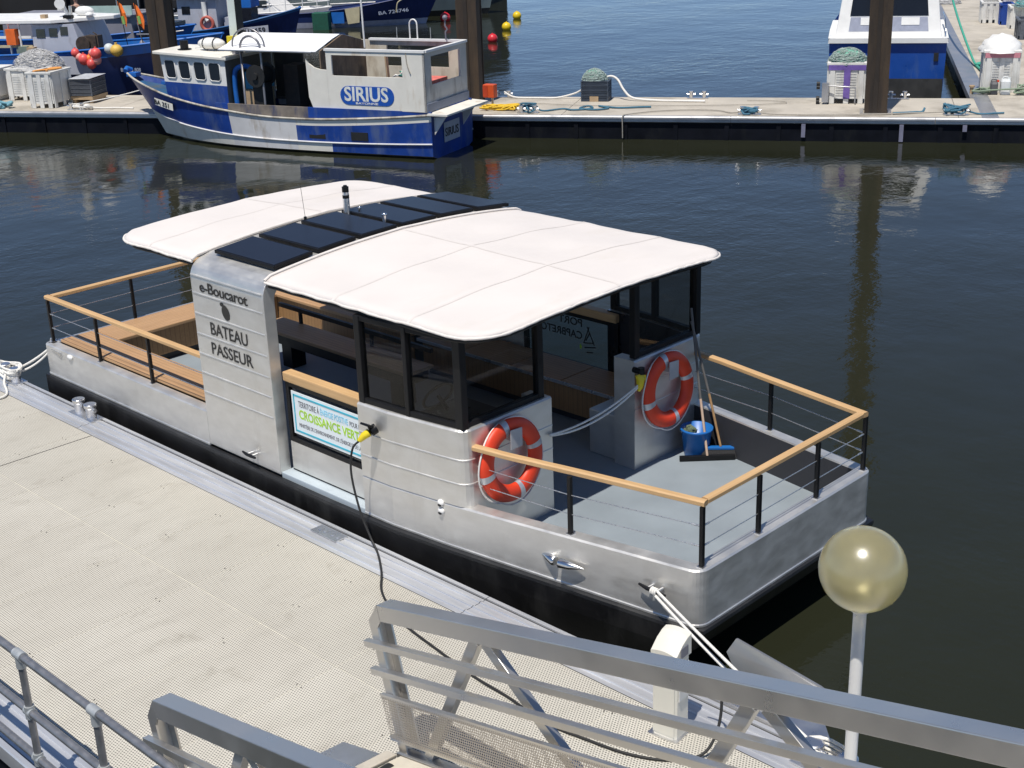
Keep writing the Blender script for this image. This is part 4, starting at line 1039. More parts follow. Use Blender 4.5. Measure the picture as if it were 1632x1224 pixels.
def net_heap(a, b, w, d, h, mt, label, z, seed, cat='net', strands=True, name='net_heap'):
    t = thing(name, label, cat, D(a, b, z)); random.seed(seed)
    m = MB(DM); rows = []
    for i in range(9):
        k = i/8; rows.append([(a+w*cos(q)*sqrt(1-k**1.7)*(1+random.uniform(-.10,.10))+random.uniform(-.01,.01), b+d*sin(q)*sqrt(1-k**1.7)*(1+random.uniform(-.1,.1)), z+h*k*(1+random.uniform(-.06,.06))) for q in [2*pi*j/18 for j in range(18)]])
    m.loft(rows, closed=True, sm=True); m.build('net_mass', mt, t)
    if strands:
        m = MB(DM); 
        sp = mat(mt.name+'_strand', tuple(min(.75, q*.55+.34) for q in mt.node_tree.nodes['Mix'].inputs[6].default_value[:3]), .8, 0, .2, 30) if mt.name+'_strand' not in bpy.data.materials else bpy.data.materials[mt.name+'_strand']
        pts = []; q = 0.; kk = .05
        for i in range(1100):
            q += random.uniform(-.5, .75); kk = min(1, max(.02, kk+random.uniform(-.13, .13))); rr = sqrt(max(0, 1-kk**1.7))*random.uniform(1.0, 1.14)
            pts.append((a+w*cos(q)*rr, b+d*sin(q)*rr, z+h*kk*random.uniform(1.0, 1.10)))
        m.tube(pts, .0055, 4)
        m.build('net_strands', sp, t)
    return t
fish_tub(.925, 1.055, 0, 'tall white slatted fish tub with orange cord on its rim, left of the grey crates', .345, .49, .93)
rope('orange_cord', 'orange cord lying on the rim of the white fish tub', ROPEY if False else mat('orange_cord', (.75,.33,.08), .8), [(.75,.62,1.50),(.85,.75,1.51),(1.0,.9,1.51),(1.15,1.0,1.51),(1.2,1.25,1.51),(.95,1.15,1.51),(1.1,.7,1.51)], .03)
fish_tub(-.35, 2.2, 0, 'white fish tub under the pale net heap', .5, .42, .86)
net_heap(-.05, 2.2, .72, .50, .50, NETW, 'pale grey fishing net heaped on a white tub', DZ+.80, 31)
m = MB(DM); m.bx(-2.3,-1.1,1.6,2.5,DZ+.12,DZ+.80); m.bx(-2.2,-2.0,1.6,2.5,DZ+.001,DZ+.12); m.bx(-1.4,-1.2,1.6,2.5,DZ+.001,DZ+.12)
t = thing('insulated_box', 'large closed white box at the left end of the dock', 'box', D(-1.7,2.05)); m.build('box_body', WHITE, t, .02)
m = MB(DM); m.bx(-2.33,-1.07,1.57,2.53,DZ+.80,DZ+.88); m.build('box_lid', WHITE, t, .02)
t0 = None
def slat_crate(a, b, z, rz, label, w=.40, d=.30, h=.17, mt=CRATEG, group='grey slatted crates', n=3):
    t = thing('slatted_crate', label, 'crate', D(a, b, z), group)
    M_ = DM @ Matrix.Translation((a, b, z)) @ Matrix.Rotation(rz, 4, 'Z'); m = MB(M_)
    for k in range(n):
        z0 = .01+k*h/n; z1_ = z0+h/n*.62
        m.wall((-w,-d,z0),(1,0,0),(0,0,1),2*w,z1_-z0,(0,.02,0)); m.wall((-w,d-.02,z0),(1,0,0),(0,0,1),2*w,z1_-z0,(0,.02,0))
        m.wall((-w,-d+.02,z0),(0,1,0),(0,0,1),2*d-.04,z1_-z0,(.02,0,0)); m.wall((w-.02,-d+.02,z0),(0,1,0),(0,0,1),2*d-.04,z1_-z0,(.02,0,0))
    for x in (-w-.005, w-.025):
        for y in (-d-.005, d-.025): m.bx(x,x+.03,y,y+.03,0,h)
    m.bx(-w+.02,w-.02,-d+.02,d-.02,.005,.02); m.build('crate_body', mt, t)
    m = MB(M_); m.bx(-w-.008,w+.008,-d-.008,d+.008,h-.012,h) if False else m.wall((-w-.01,-d-.01,h),(1,0,0),(0,1,0),2*w+.02,2*d+.02,(0,0,.014),[(.04,2*w-.02,.04,2*d-.02)]); m.build('crate_rim', mt, t)
for k, n_ in enumerate(('lowest', 'second', 'third', 'topmost')):
    slat_crate(15.45, 2.30, DZ+.004+k*.125, .0, f'{n_} dark blue grey crate of the stack under the green net bag on the dock', .34, .25, .105, mat('blue_grey_crate', (.05,.065,.09), .5, 0, .15, 10) if k == 0 else bpy.data.materials['blue_grey_crate'], 'stacked crates under the green net bag')
net_heap(15.42, 2.28, .30, .22, .27, NETG, 'pale green net bag on top of the crate stack', DZ+.50, 37)
m = MB(DM); m.bx(15.33,15.55,2.03,2.04,DZ+.002,DZ+.13); tag(m.build('cardboard_piece', CARD), 'small brown card leaning at the foot of the crate stack', 'card')
for k, n_ in enumerate(('lowest', 'second', 'third', 'topmost')):
    slat_crate(1.62, 1.75, DZ+.20+k*.108, .05, f'{n_} grey crate of the stack right of the white fish tub', .31, .42, .092, CRATEG, 'stacked crates by the white tub')
m = MB(DM); m.bx(1.3,1.95,1.35,2.15,DZ+.10,DZ+.19)
for x in (1.32, 1.82): m.bx(x,x+.1,1.4,2.1,DZ+.001,DZ+.10)
tag(m.build('pallet', CARD), 'low brown pallet under the grey crates', 'pallet')
m = MB(DM); m.add([(1.29,1.30,DZ+.65),(1.95,1.28,DZ+.66),(1.95,2.20,DZ+.68),(1.29,2.2,DZ+.67),(1.62,1.75,DZ+.74)], [(0,1,4),(1,2,4),(2,3,4),(3,0,4),(3,2,1,0)])
tag(m.build('plastic_sheet', mat('grey_sheet', (.42,.43,.45), .5)), 'pale grey sheet covering the grey crates', 'sheet')

fish_tub(21.54, 2.33, 0, 'white tub with purple stripes filled with green net, beside the pile', .43, .42, .95, TUBW, PURPLE)
net_heap(21.54, 2.33, .44, .42, .34, NETG, 'green fishing net heaped in the purple striped tub', DZ+.90, 41)
t = thing('hand_truck', 'grey metal hand truck folded against the purple striped tub', 'hand truck', D(21.0, 1.9))
m = MB(DM); m.tube([(21.0,1.88,DZ+.05),(21.0,1.86,DZ+.48)], .022, 8); m.tube([(21.12,1.80,DZ+.05),(21.12,1.80,DZ+.48)], .022, 8); m.tube([(21.0,1.86,DZ+.44),(21.12,1.80,DZ+.44),(21.6,1.74,DZ+.42),(21.75,1.76,DZ+.40),(21.75,1.76,DZ+.05)], .016, 8); m.bx(20.98,21.14,1.79,1.89,DZ+.05,DZ+.5); m.build('truck_frame', ALUEDGE, t)
for z in (.06, .14, .40, .48):
    m = MB(DM); m.cyl((20.93,1.84,DZ+z),(20.85,1.84,DZ+z),.05,12); m.build('wheel', RUBBER, t)
t = fish_tub(25.16, 4.06, 0, 'tall white tub with pink stripes under a white sheet', .40, .42, 1.0, TUBW, mat('pink_paint', (.55,.22,.26), .5))
net_heap(25.14, 4.02, .50, .50, .42, WHITE, 'white sheet bulging over the pink striped tub', DZ+.95, 43, 'sheet', False, 'cover_sheet')
def jerrycan(a, b, mt, label, h=.36, w=.13, cap=None):
    t = thing('jerrycan', label, 'jerrycan', D(a, b), 'jerrycans by the tub'); M_ = DM @ Matrix.Translation((a, b, DZ+.004))
    m = MB(M_); m.loft([[(x*k, y*k, z) for x, y in ((w,-.10),(w,.10),(w-.03,.13),(-w+.03,.13),(-w,.10),(-w,-.10),(-w+.03,-.13),(w-.03,-.13))] for z, k in ((0,.94),(.02,1),(h-.05,1),(h,.8))], closed=True, sm=False); m.face([(x*.8, y*.8, h) for x, y in ((w,-.10),(w,.10),(w-.03,.13),(-w+.03,.13),(-w,.10),(-w,-.10),(-w+.03,-.13),(w-.03,-.13))])
    m.build('can_body', mt, t, .01)
    m = MB(M_); m.tube([(-.07,0,h-.01),(-.06,0,h+.05),(.04,0,h+.05),(.06,0,h-.01)], .014, 8); m.build('can_handle', mt, t)
    m = MB(M_); m.cyl((.085,0,h-.01),(.085,0,h+.035),.028,10); m.build('can_cap', cap or mt, t)
jerrycan(25.0, 3.42, mat('grey_can', (.10,.10,.105), .5), 'dark grey jerrycan with red cap at the foot of the covered tub', .30, .085, RED)
jerrycan(25.26, 3.42, mat('milky_can', (.66,.68,.68), .4), 'milky white jerrycan at the foot of the covered tub', .36, .115)
rope('green_coil', 'loose grey green rope behind the jerrycans', mat('grey_green_rope', (.22,.28,.20), .9), heap(24.75, 3.4, .25, .12, .12, 24, 51)+heap(25.75, 3.35, .3, .14, .22, 30, 52), .02)
m = MB(DM); m.cyl((24.5,3.5,DZ+.005),(24.5,3.5,DZ+.16),.045,10); m.cyl((24.5,3.5,DZ+.16),(24.5,3.5,DZ+.20),.07,10); tag(m.build('small_bollard', CARD), 'small brown post on the corner of the finger dock', 'post')
fish_tub(26.15, 19.3, 0, 'white fish tub far along the finger dock, next to the blue tub', .30, .4, .7)
fish_tub(26.62, 18.75, .0, 'blue fish tub between two white ones far along the finger dock', .20, .4, .68, mat('blue_tub_plastic', (.015,.06,.30), .45, 0, .1, 4))
fish_tub(27.0, 17.6, 0, 'white fish tub holding turquoise netting at the right edge', .38, .45, .7)
net_heap(27.15, 17.2, .42, .45, .35, mat('turquoise_net', (.06,.45,.45), .8, 0, .3, 8), 'turquoise net spilling from a white tub at the right edge', DZ+.72, 47)
fish_tub(27.1, 14.7, 0, 'dark tub standing in front of the turquoise net', .5, .5, .6, CRATEG)
m = MB(DM); m.tube(smooth_path([(26.4,19.9,DZ+.6),(26.7,19.7,DZ+.95),(27.1,19.9,DZ+.9),(27.5,19.6,DZ+1.0),(28,19.8,DZ+.9)]), .12, 8); tag(m.build('rope_bundle', mat('mixed_nets', (.20,.24,.18), .9, 0, .6, 6)), 'dark mixed net bundle on the far tubs', 'net')
for k, (a, b) in enumerate(((24.3,26.0),(24.9,28.2),(26.6,27.0))):
    net_heap(a+.8, b, .5, .4, .25, NETW, ('pale net on the finger dock beyond the white motor boat', 'pale net farther along the finger dock', 'pale net right of the others on the far finger dock')[k], DZ+.004, 60+k)

# buoys floating beyond the dock
def mark_buoy(x, y, mt, label, r=.20):
    t = thing('marker_buoy', label, 'buoy', (x, y, 0), 'round marker buoys'); m = MB(); m.sphere((x, y, .62*r), r, (1,1,1), 24, 16); m.build('buoy_ball', mt, t)
    m = MB(); m.cyl((x, y, .62*r+r*.97), (x, y, .62*r+r*1.12), r*.12, 8); m.build('buoy_eye', mt, t)
BR = mat('red_buoy', (.62,.025,.035), .4, 0, .06, 5); BY = mat('yellow_buoy', (.75,.52,.01), .4, 0, .06, 5)
mark_buoy(-37.2, 36.9, BR, 'red round buoy nearest the brown pile', .19); mark_buoy(-39.6, 40.1, BY, 'yellow round buoy next to the red one', .19); mark_buoy(-42.3, 43.5, BY, 'yellow round buoy farthest out', .19)
mark_buoy(-44.5, 41.3, BR, 'red round buoy in front of the grey hull', .23)

# ================================================================== FISHING BOATS
def frame(ox, oy, ux, uy):
    L = hypot(ux, uy); ux /= L; uy /= L
    return Matrix(((ux,-uy,0,ox),(uy,ux,0,oy),(0,0,1,0),(0,0,0,1)))
def lerp(a, b, f): return a+(b-a)*f
def dens(st, k=4):
    out = []
    for i in range(len(st)-1):
        a, b, c, d = st[max(0,i-1)], st[i], st[i+1], st[min(len(st)-1,i+2)]
        for j in range(k):
            u = j/k; out.append(tuple(.5*((2*b[q])+(c[q]-a[q])*u+(2*a[q]-5*b[q]+4*c[q]-d[q])*u*u+(3*b[q]-a[q]-3*c[q]+d[q])*u**3) for q in range(len(b))))
    return out+[st[-1]]
def hullpt(s, z, side):
    xt, ht, zt, xw, hw = s
    f = max(0, min(1, z/zt)) if zt > 0 else 0
    x = lerp(xw, xt, f**1.15); h = lerp(hw, ht, f**.75)
    if z < 0: h *= .8; x = xw-(.25 if hw < .3 else 0)
    return (x, side*max(.008, h), z)
def hull_mesh(M_, st, rows, mats):
    # rows: list of functions station -> height, from keel to sheer ; mats(row, x) -> slot
    m = MB(M_)
    for side in (-1, 1):
        grid = [[hullpt(s, r_(s), side) for s in st] for r_ in rows]
        m.loft(grid, mi=lambda i, k: mats(i, (st[k][0]+st[k+1][0])/2), sm=False)
    t = [hullpt(st[0], r_(st[0]), -1) for r_ in rows] + [hullpt(st[0], r_(st[0]), 1) for r_ in reversed(rows)]
    m.face(t, mats(len(rows)//2, st[0][0]-1))
    return m
def deck_mesh(M_, st, drop, inset=.03):
    m = MB(M_); a = []; b = []
    for s in st:
        z = max(.05, s[2]-drop); p = hullpt(s, z, 1); a.append((p[0], max(.005, p[1]-inset), z)); b.append((p[0], -max(.005, p[1]-inset), z))
    m.loft([a, b]); return m
def sheer_line(st, side, dz=0, off=0, x0=-99, x1=99): return [(s[0], side*(s[1]+off), s[2]+dz) for s in st if x0 <= s[0] <= x1]

# ------------------------------------------------------------------ the blue and white trawler
SM = frame(-22.79, 21.23, -.9436, -.3312)
sir = thing('trawler', 'weathered royal blue and white trawler moored at the fishing dock, white awning over its deck', 'fishing boat', SM @ Vector((4.5, 0, 0)))
st = dens([(0,1.03,1.0,.02,.98),(1.2,1.07,.90,1.2,1.03),(2.6,1.10,.82,2.6,1.06),(3.54,1.10,.80,3.54,1.06),(4.5,1.09,.82,4.5,1.03),(5.46,1.06,.90,5.42,.94),(6.4,.98,1.0,6.2,.78),(7.3,.82,1.13,6.95,.56),(8.1,.58,1.28,7.5,.32),(8.8,.30,1.44,7.95,.12),(9.24,.03,1.56,8.2,.01)], 5)
def strake(s): x = s[0]; return min(s[2]-.2, .26+.012*(x-3.5)**2 if x > 3.5 else .26+.006*(x-3.5)**2)
rows = [lambda s: -.45, lambda s: -.01, lambda s: .07, strake, lambda s: strake(s)+.03, lambda s: s[2]-.15, lambda s: s[2]-.03, lambda s: s[2]]
def smat(i, x):
    if x < 0: return 0
    if i == 0: return 2
    if i == 1: return 1
    if i == 3 or i == 6: return 4
    if 3.54 < x < 5.46: return 3
    if i == 2: return 0 if x < 2.55 else 4
    if i == 5 and x < 3.54: return 4
    return 0
hl = hull_mesh(SM, st, rows, smat).build('hull', [SIRB, BOTTOM, ANTIF, RUSTW2, RUSTW], sir)
for side in (-1, 1):
    m = MB(SM); m.tube([(p[0], p[1], p[2]) for p in sheer_line(st, side, 0, .008)], .028, 8); m.build('gunwale_rail', mat('worn_rail_paint', (.46,.43,.37), .7, 0, .25, 4, .2, 60, dirt=(.16,.13,.10), dirt_amt=.5) if side < 0 else bpy.data.materials['worn_rail_paint'], sir)
    m = MB(SM); m.tube([(lambda q: (q[0], q[1]+side*.01, q[2]))(hullpt(s, strake(s)+.015, side)) for s in st if s[0] < 8.6], .022, 6); m.build('rubbing_strake', RUSTW2, sir)
deck_mesh(SM, st, .16).build('deck', mat('blue_deck_paint', (.02,.09,.20), .6, 0, .2, 3, dirt=(.08,.10,.11), dirt_amt=.4), sir)
for a in (1.85, 2.98):
    m = MB(SM); z = .45; m.bx(a-.22, a+.22, 1.0, 1.088, z-.09, z+.10); m.build('freeing_port', RUBBER, sir)
m = MB(SM); m.tube([(9.2,-.12,1.60),(9.24,0,1.66),(9.2,.12,1.60)], .06, 8); m.bx(8.9,9.2,-.10,.10,1.46,1.56); m.build('stem_head', BLUE1, sir)
m = MB(SM); m.bx(7.62,8.5,-.45,-.35,1.22,1.30); m.bx(7.62,7.7,-.4,.4,1.0,1.30); m.build('bow_locker', BLUE1, sir)
# upper side above the rail
for side in (-1, 1):
    m = MB(SM); o = [(s[0], side*(s[1]-.02), s[2]+.03) for s in st if s[0] <= 5.9]; i_ = [(x, y, max(z+.02, 1.07)) for x, y, z in o]
    m.loft([o, i_, [(x, y-side*.05, z) for x, y, z in i_], [(x, y-side*.05, z-.2) for x, y, z in i_]], mi=lambda i, k: 1 if 3.15 < o[k][0] < 5.3 else 0); m.build('bulwark', [SIRB, mat('worn_grey_bulwark', (.20,.17,.14), .8, 0, .3, 4, .2, 50, dirt=(.05,.06,.12), dirt_amt=.5) if side < 0 else bpy.data.materials['worn_grey_bulwark']], sir)
# wheelhouse
def wh_side(f, z, side):
    # f 0 at the back, 1 at the front
    x = lerp(5.47, 7.55+.10*(z-1.0), f); return (x, side*lerp(.97, .60, f), z)
m = MB(SM)
for side in (-1, 1):
    m.loft([[wh_side(f, z, side) for f in (0, .33, .66, 1)] for z in (.75, 1.46)], mi=1)
    m.loft([[wh_side(f, z, side) for f in (0, .33, .66, 1)] for z in (1.46, 2.10)], mi=0)
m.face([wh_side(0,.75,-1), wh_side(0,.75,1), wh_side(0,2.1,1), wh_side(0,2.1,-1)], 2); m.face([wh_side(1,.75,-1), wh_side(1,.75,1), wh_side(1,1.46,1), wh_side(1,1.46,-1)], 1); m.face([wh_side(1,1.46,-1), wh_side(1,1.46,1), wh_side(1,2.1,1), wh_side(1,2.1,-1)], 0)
wh = m.build('wheelhouse', [WHITE, SIRB, mat('shaded_beige_paint', (.16,.15,.13), .6)], sir)  # aft face: shade is put into its beige
m = MB(SM); pr = [wh_side(-.06,2.1,1), wh_side(1.06,2.1,.0), wh_side(1.06,2.1,-1), wh_side(-.06,2.1,-1)]
pr = [(5.38,1.05,2.06),(7.82,.68,2.12),(7.82,-.68,2.12),(5.38,-1.05,2.06)]; m.prism(pr, (0,0,.075)); m.build('wheelhouse_roof', RUSTW, sir, .015)
for f0, f1 in ((.08,.25),(.31,.48),(.55,.72),(.78,.94)):
    for side in (-1, 1):
        def wp(f, z, e): p = Vector(wh_side(f, z, side)); return p+Vector((.15, side*.98, 0))*e
        c = []
        for fx, fz in ((0,.12),(.15,0),(.85,0),(1,.12),(1,.88),(.85,1),(.15,1),(0,.88)): c.append((lerp(f0,f1,fx), lerp(1.56,1.99,fz)))
        m = MB(SM); m.prism([wp(f, z, .004) for f, z in c], Vector((.15*.008, side*.008, 0))); gl = m.build('window', GLASSD, wh)
        m = MB(SM); m.tube([wp(f, z, .012) for f, z in c], .014, 6, True); m.build('window_frame', WHITE, gl)
m = MB(SM); m.tube([(6.9,.15,2.20),(6.9,.15,2.24),(6.1,.15,2.24),(6.1,.15,2.20)], .01, 4); m.sphere((6.45,.1,2.33), .34, (1.15,.55,.42), 18, 10); rf = m.build('life_raft_case', LIFEW, sir)
m = MB(SM)
for dx in (-.16, .14): m.tube([(6.45+dx, .1+.195*cos(a), 2.33+.15*sin(a)) for a in [2*pi*j/16 for j in range(16)]], .010, 5, True)
m.build('strap', BLACK, rf)
m = MB(SM); m.cyl((7.2,.2,2.18),(7.2,.2,2.40),.10,14); m.cyl((7.2,.2,2.17),(7.2,.2,2.20),.17,14); m.build('roof_vent', BLACK, sir)
m = MB(SM); m.box((5.75,.2,2.42),(.24,.12,.22), .4); m.build('yellow_lamp', YELLOW, sir)
m = MB(SM); m.box((5.55,.30,2.30),(.22,.20,.34), .3); m.build('grey_box', GREYD, sir)
m = MB(SM); m.loft([[(5.78+a*w_, -.05+b*w_, z) for a, b in ((-1,-1),(1,-1),(1,1),(-1,1))] for z, w_ in ((2.13,.13),(4.6,.085))], closed=True); m.face([(5.78+a*.085, -.05+b*.085, 4.6) for a, b in ((-1,-1),(1,-1),(1,1),(-1,1))])
ms = m.build('mast', mat('pale_mast_paint', (.60,.66,.62), .5, 0, .06, 3), sir)
m = MB(SM); m.bx(5.60,5.66,-.1,.1,2.3,4.2); m.build('dark_mast_side', BLACK, ms)  # black strip that gives the mast one dark side
# awning
m = MB(SM); g = []
for x in (2.85, 3.4, 4.0, 4.6, 5.2, 5.55):
    sg_ = .02*sin((x-2.85)*4)
    g.append([(x+ (.0 if abs(y) > .5 else .0), y, z) for y, z in ((1.08,2.33),(.7,2.43+sg_),(.35,2.53),(0,2.60),(-.35,2.53),(-.7,2.43+sg_),(-1.08,2.33))])
m.loft(g, sm=False); aw = m.build('awning', mat('white_tarpaulin', (.80,.80,.80), .7, 0, .03, 2, .2, 30), sir)
aw.modifiers.new('cloth', 'SOLIDIFY').thickness = .015
for y in (1.08, -1.08):
    m = MB(SM); m.tube([(2.95,y,2.31),(5.5,y,2.31)], .022, 6)
    m.build('awning_pole', GALV, sir)
for x in (2.95, 5.4):
    m = MB(SM); m.tube([(x,-.85,.9),(x,-.85,2.4)], .025, 6); m.build('awning_post', GALV, sir)
m = MB(SM); m.prism([(2.78,-1.03,1.0),(2.78,1.0,1.0),(2.78,1.0,2.33),(2.78,.05,2.58),(2.78,-.05,2.58),(2.78,-1.03,2.33)], (.03,0,0)); m.build('gable_board', TAN, sir)
# net hauler, hoops and pipe on the working deck
m = MB(SM); m.tube([(5.0,.95,1.0),(5.0,.95,2.35)]+[(4.72+.28*cos(a), .95, 2.35+.28*sin(a)) for a in [pi*i/10 for i in range(11)]]+[(4.44,.95,1.0)], .028, 8); m.build('steel_hoop', mat('steel_tube', (.30,.29,.30), .4, .6), sir)
m = MB(SM); m.tube([(5.25,.9,2.36)]+[(4.8+.45*cos(a), .9, 2.40+.40*sin(a)) for a in [pi*i/14 for i in range(15)]]+[(4.35,.9,2.36)], .020, 6); m.build('steel_hoop', bpy.data.materials['steel_tube'], sir)
m = MB(SM); m.cyl((4.62,.55,1.72),(4.62,.98,1.72),.19,18); m.cyl((4.62,.98,1.72),(4.62,1.0,1.72),.26,18); m.cyl((4.62,.50,1.72),(4.62,.55,1.72),.26,18); m.cyl((4.62,1.0,1.72),(4.62,1.05,1.72),.08,12); m.box((4.65,.7,1.25),(.34,.3,.6)); m.build('net_hauler', RUBBER, sir)
m = MB(SM); m.tube(smooth_path([(5.35,.80,1.0),(5.36,.80,1.5),(5.30,.80,1.82),(5.05,.8,1.92),(4.8,.75,1.85)]), .06, 10); m.build('blue_pipe', BLUE1, sir)
m = MB(SM); m.bx(4.75,5.2,.1,.7,.9,1.35); m.build('fish_chute', CARD, sir)
m = MB(SM); m.bx(4.8,5.2,.0,.6,1.36,1.75); m.build('blue_tarp', mat('sky_blue_plastic', (.06,.30,.50), .5), sir)
m = MB(SM); m.tube([(4.44,.98,1.0),(4.40,1.0,.80),(4.38,1.06,.7)], .02, 6); m.build('guide_arm', bpy.data.materials['steel_tube'], sir)
m = MB(SM); m.wall((3.3,-.98,.95),(1,0,0),(0,0,1),2.1,1.35,(0,.04,0),[(.35,1.25,.45,1.25)]); m.build('inner_side_board', mat('dim_board', (.05,.05,.048), .7, 0, .3, 3), sir)
m = MB(SM); m.bx(3.9,4.3,-.2,.3,.9,1.9); m.build('dark_gear', mat('dark_gear', (.03,.02,.016), .7, 0, .5, 8), sir)
# deckhouse walls aft, open on top
m = MB(SM); m.wall((.10,.99,1.06),(1,0,0),(0,0,1),2.52,1.30,(0,.045,0),[(.56,2.38,.74,1.20)])
m.prism([(2.622,.99,1.06),(3.06,.99,1.06),(3.15,.99,1.30),(3.17,.99,2.16),(3.10,.99,2.06),(2.96,.99,1.97),(2.80,.99,1.93),(2.622,.99,1.92)], (0,.045,0))
dh = m.build('deckhouse_side', RUSTW, sir)
m = MB(SM); m.wall((.10,-1.035,1.06),(1,0,0),(0,0,1),2.9,1.30,(0,.045,0),[(.45,2.1,.70,1.18)]); dh2 = m.build('deckhouse_side', mat('creamy_inside_paint', (.62,.56,.45), .6, 0, .08, 3, dirt=(.40,.33,.24), dirt_amt=.4), sir)
m = MB(SM); m.wall((.10,-1.035,1.06),(0,1,0),(0,0,1),2.07,1.30,(.045,0,0),[(.35,1.75,.56,1.18)]); dh3 = m.build('deckhouse_back', mat('grey_white_stained', (.52,.50,.46), .6, 0, .08, 3, dirt=(.22,.19,.16), dirt_amt=.2, dirt_scale=2, dirt_stretch=(1,1,.25)), sir)
m = MB(SM); m.bar((.08,1.0,2.375),(2.65,1.0,2.375),.11,.05); m.build('top_rail', WHITE, sir)
m = MB(SM); m.bar((.08,-1.0,2.375),(2.65,-1.0,2.375),.11,.05); m.build('top_rail', WHITE, sir)
m = MB(SM); m.bar((.10,-1.0,2.376),(.10,1.0,2.376),.10,.05); m.build('top_rail', WHITE, sir)
m = MB(SM); m.bx(.095,.10-.04,-1.0,1.02,1.06,1.24); m.build('back_band', mat('grey_band_paint', (.17,.19,.24), .6), sir)
m = MB(SM); m.bx(.4,1.2,-.6,.3,.95,1.62); m.build('net_bin', mat('pink_fish_box', (.65,.16,.12), .5, 0, .3, 9), sir)
for k in range(3):
    m = MB(SM); random.seed(70+k); m.tube([(.8+.25*k-.3+random.uniform(-.2,.2), .5+random.uniform(-.2,.2), 1.66+random.uniform(0,.22)) for _ in range(12)], .02, 5); m.build('net_float_line', ROPET if k == 1 else ROPEW, sir)
m = MB(SM); m.bar((1.35,.4,1.0),(1.42,.4,2.2),.10,.03); m.build('plank', CARD, sir)
# oval name board and name plates
nb = MB(SM); pts = []
x0, x1, za, zb = .90, 2.30, 1.165, 1.585; rr = .21
pts = [(x1-rr+rr*cos(a), 1.037, (za+zb)/2+rr*sin(a)) for a in [-pi/2+pi*i/10 for i in range(11)]] + [(x0+rr+rr*cos(a), 1.037, (za+zb)/2+rr*sin(a)) for a in [pi/2+pi*i/10 for i in range(11)]]
nb.prism(pts, (0,.008,0)); nbo = nb.build('name_board', mat('bright_name_board_blue', (.012,.085,.40), .4, 0, .1, 5), sir)
XD = SM.to_3x3() @ Vector((-1,0,0)); YD = Vector((0,0,1))
lettering('lettering', 'SIRIUS', LTRW, nbo, SM @ Vector((2.19,1.047,1.245)), XD, YD, .44, 1.14, .004, .010)
lettering('lettering', 'BAYONNE', LTRW, nbo, SM @ Vector((1.90,1.047,1.18)), XD, YD, .065, .58, .004, .001)
pm = MB(SM); pm.bx(-.012,-.004,-.30,.46,.30,.74); pl = pm.build('stern_name_plate', GREYH, sir)
lettering('lettering', 'SIRIUS', LTR, pl, SM @ Vector((-.016,.42,.42)), SM.to_3x3() @ Vector((0,-1,0)), YD, .26, .66, .004, .004)
m = MB(SM); m.prism([(.06,-1.12,.995),(.06,1.10,1.0),(-.40,1.02,.985),(-.40,-1.05,.98)], (0,0,.04)); m.build('stern_platform', RUSTW, sir)
m = MB(SM); m.prism([(-.02,.9,.94),(-.32,.9,.96),(-.02,.9,.55)], (0,.03,0)); m.build('platform_bracket', RUSTW2, sir)
m = MB(SM); m.prism([(-.02,-.5,.94),(-.32,-.5,.96),(-.02,-.5,.55)], (0,.03,0)); m.build('platform_bracket', RUSTW2, sir)
np_ = MB(SM); qa = []
pA, pB = hullpt(st[-12], .95, 1), hullpt(st[-9], 1.05, 1)
A3 = Vector(hullpt((7.3,.82,1.13,6.95,.56), .96, 1)); B3 = Vector(hullpt((8.1,.58,1.28,7.5,.32), 1.05, 1)); dx = (B3-A3).normalized(); nrm = Vector((.3,.95,0)).normalized()
np_.prism([A3+nrm*.05, B3+nrm*.05, B3+nrm*.05-Vector((0,0,.17)), A3+nrm*.05-Vector((0,0,.17))], nrm*.004); pl = np_.build('registration_plate', RUSTW, sir)
lettering('lettering', 'BA 351', LTR, pl, SM @ (B3+nrm*.062-Vector((0,0,.14))), SM.to_3x3() @ (A3-B3), YD, .15, .62, .003, .003)
# aerials on the deckhouse
m = MB(SM); m.tube([(2.2,0,2.3),(2.23,0,4.4)], .022, 8); an = m.build('white_antenna', WHITE, sir)
m = MB(SM); m.tube([(2.226,0,3.4),(2.228,0,3.6)], .03, 8); m.build('antenna_band', RED, an)
m = MB(SM); m.tube([(1.55,-1.0,2.40)]+[(1.45+.10*cos(a), -1.0, 2.72+.12*sin(a)) for a in [pi*i/8 for i in range(9)]]+[(1.35,-1.0,2.40)], .018, 6); m.build('bent_pipe', WHITE, sir)
for x in (1.9, 1.0):
    m = MB(SM); m.tube([(x,-1.0,2.40),(x,-1.0,2.66)], .010, 5); m.build('thin_aerial', GALV, sir)
m = MB(SM); m.tube([(.55,-.9,2.40),(.55,-.9,2.58),(.5,-.9,2.64),(.56,-.9,2.72),(.55,-.9,2.86)], .02, 6); m.sphere((.55,-.9,2.90), .06); m.build('mast_lamp', GREYD, sir)
m = MB(SM); m.tube(smooth_path([(.55,1.04,2.36),(.52,1.05,2.1),(.45,1.05,1.9)]), .012, 5); m.build('dangling_line', ROPEG, sir)

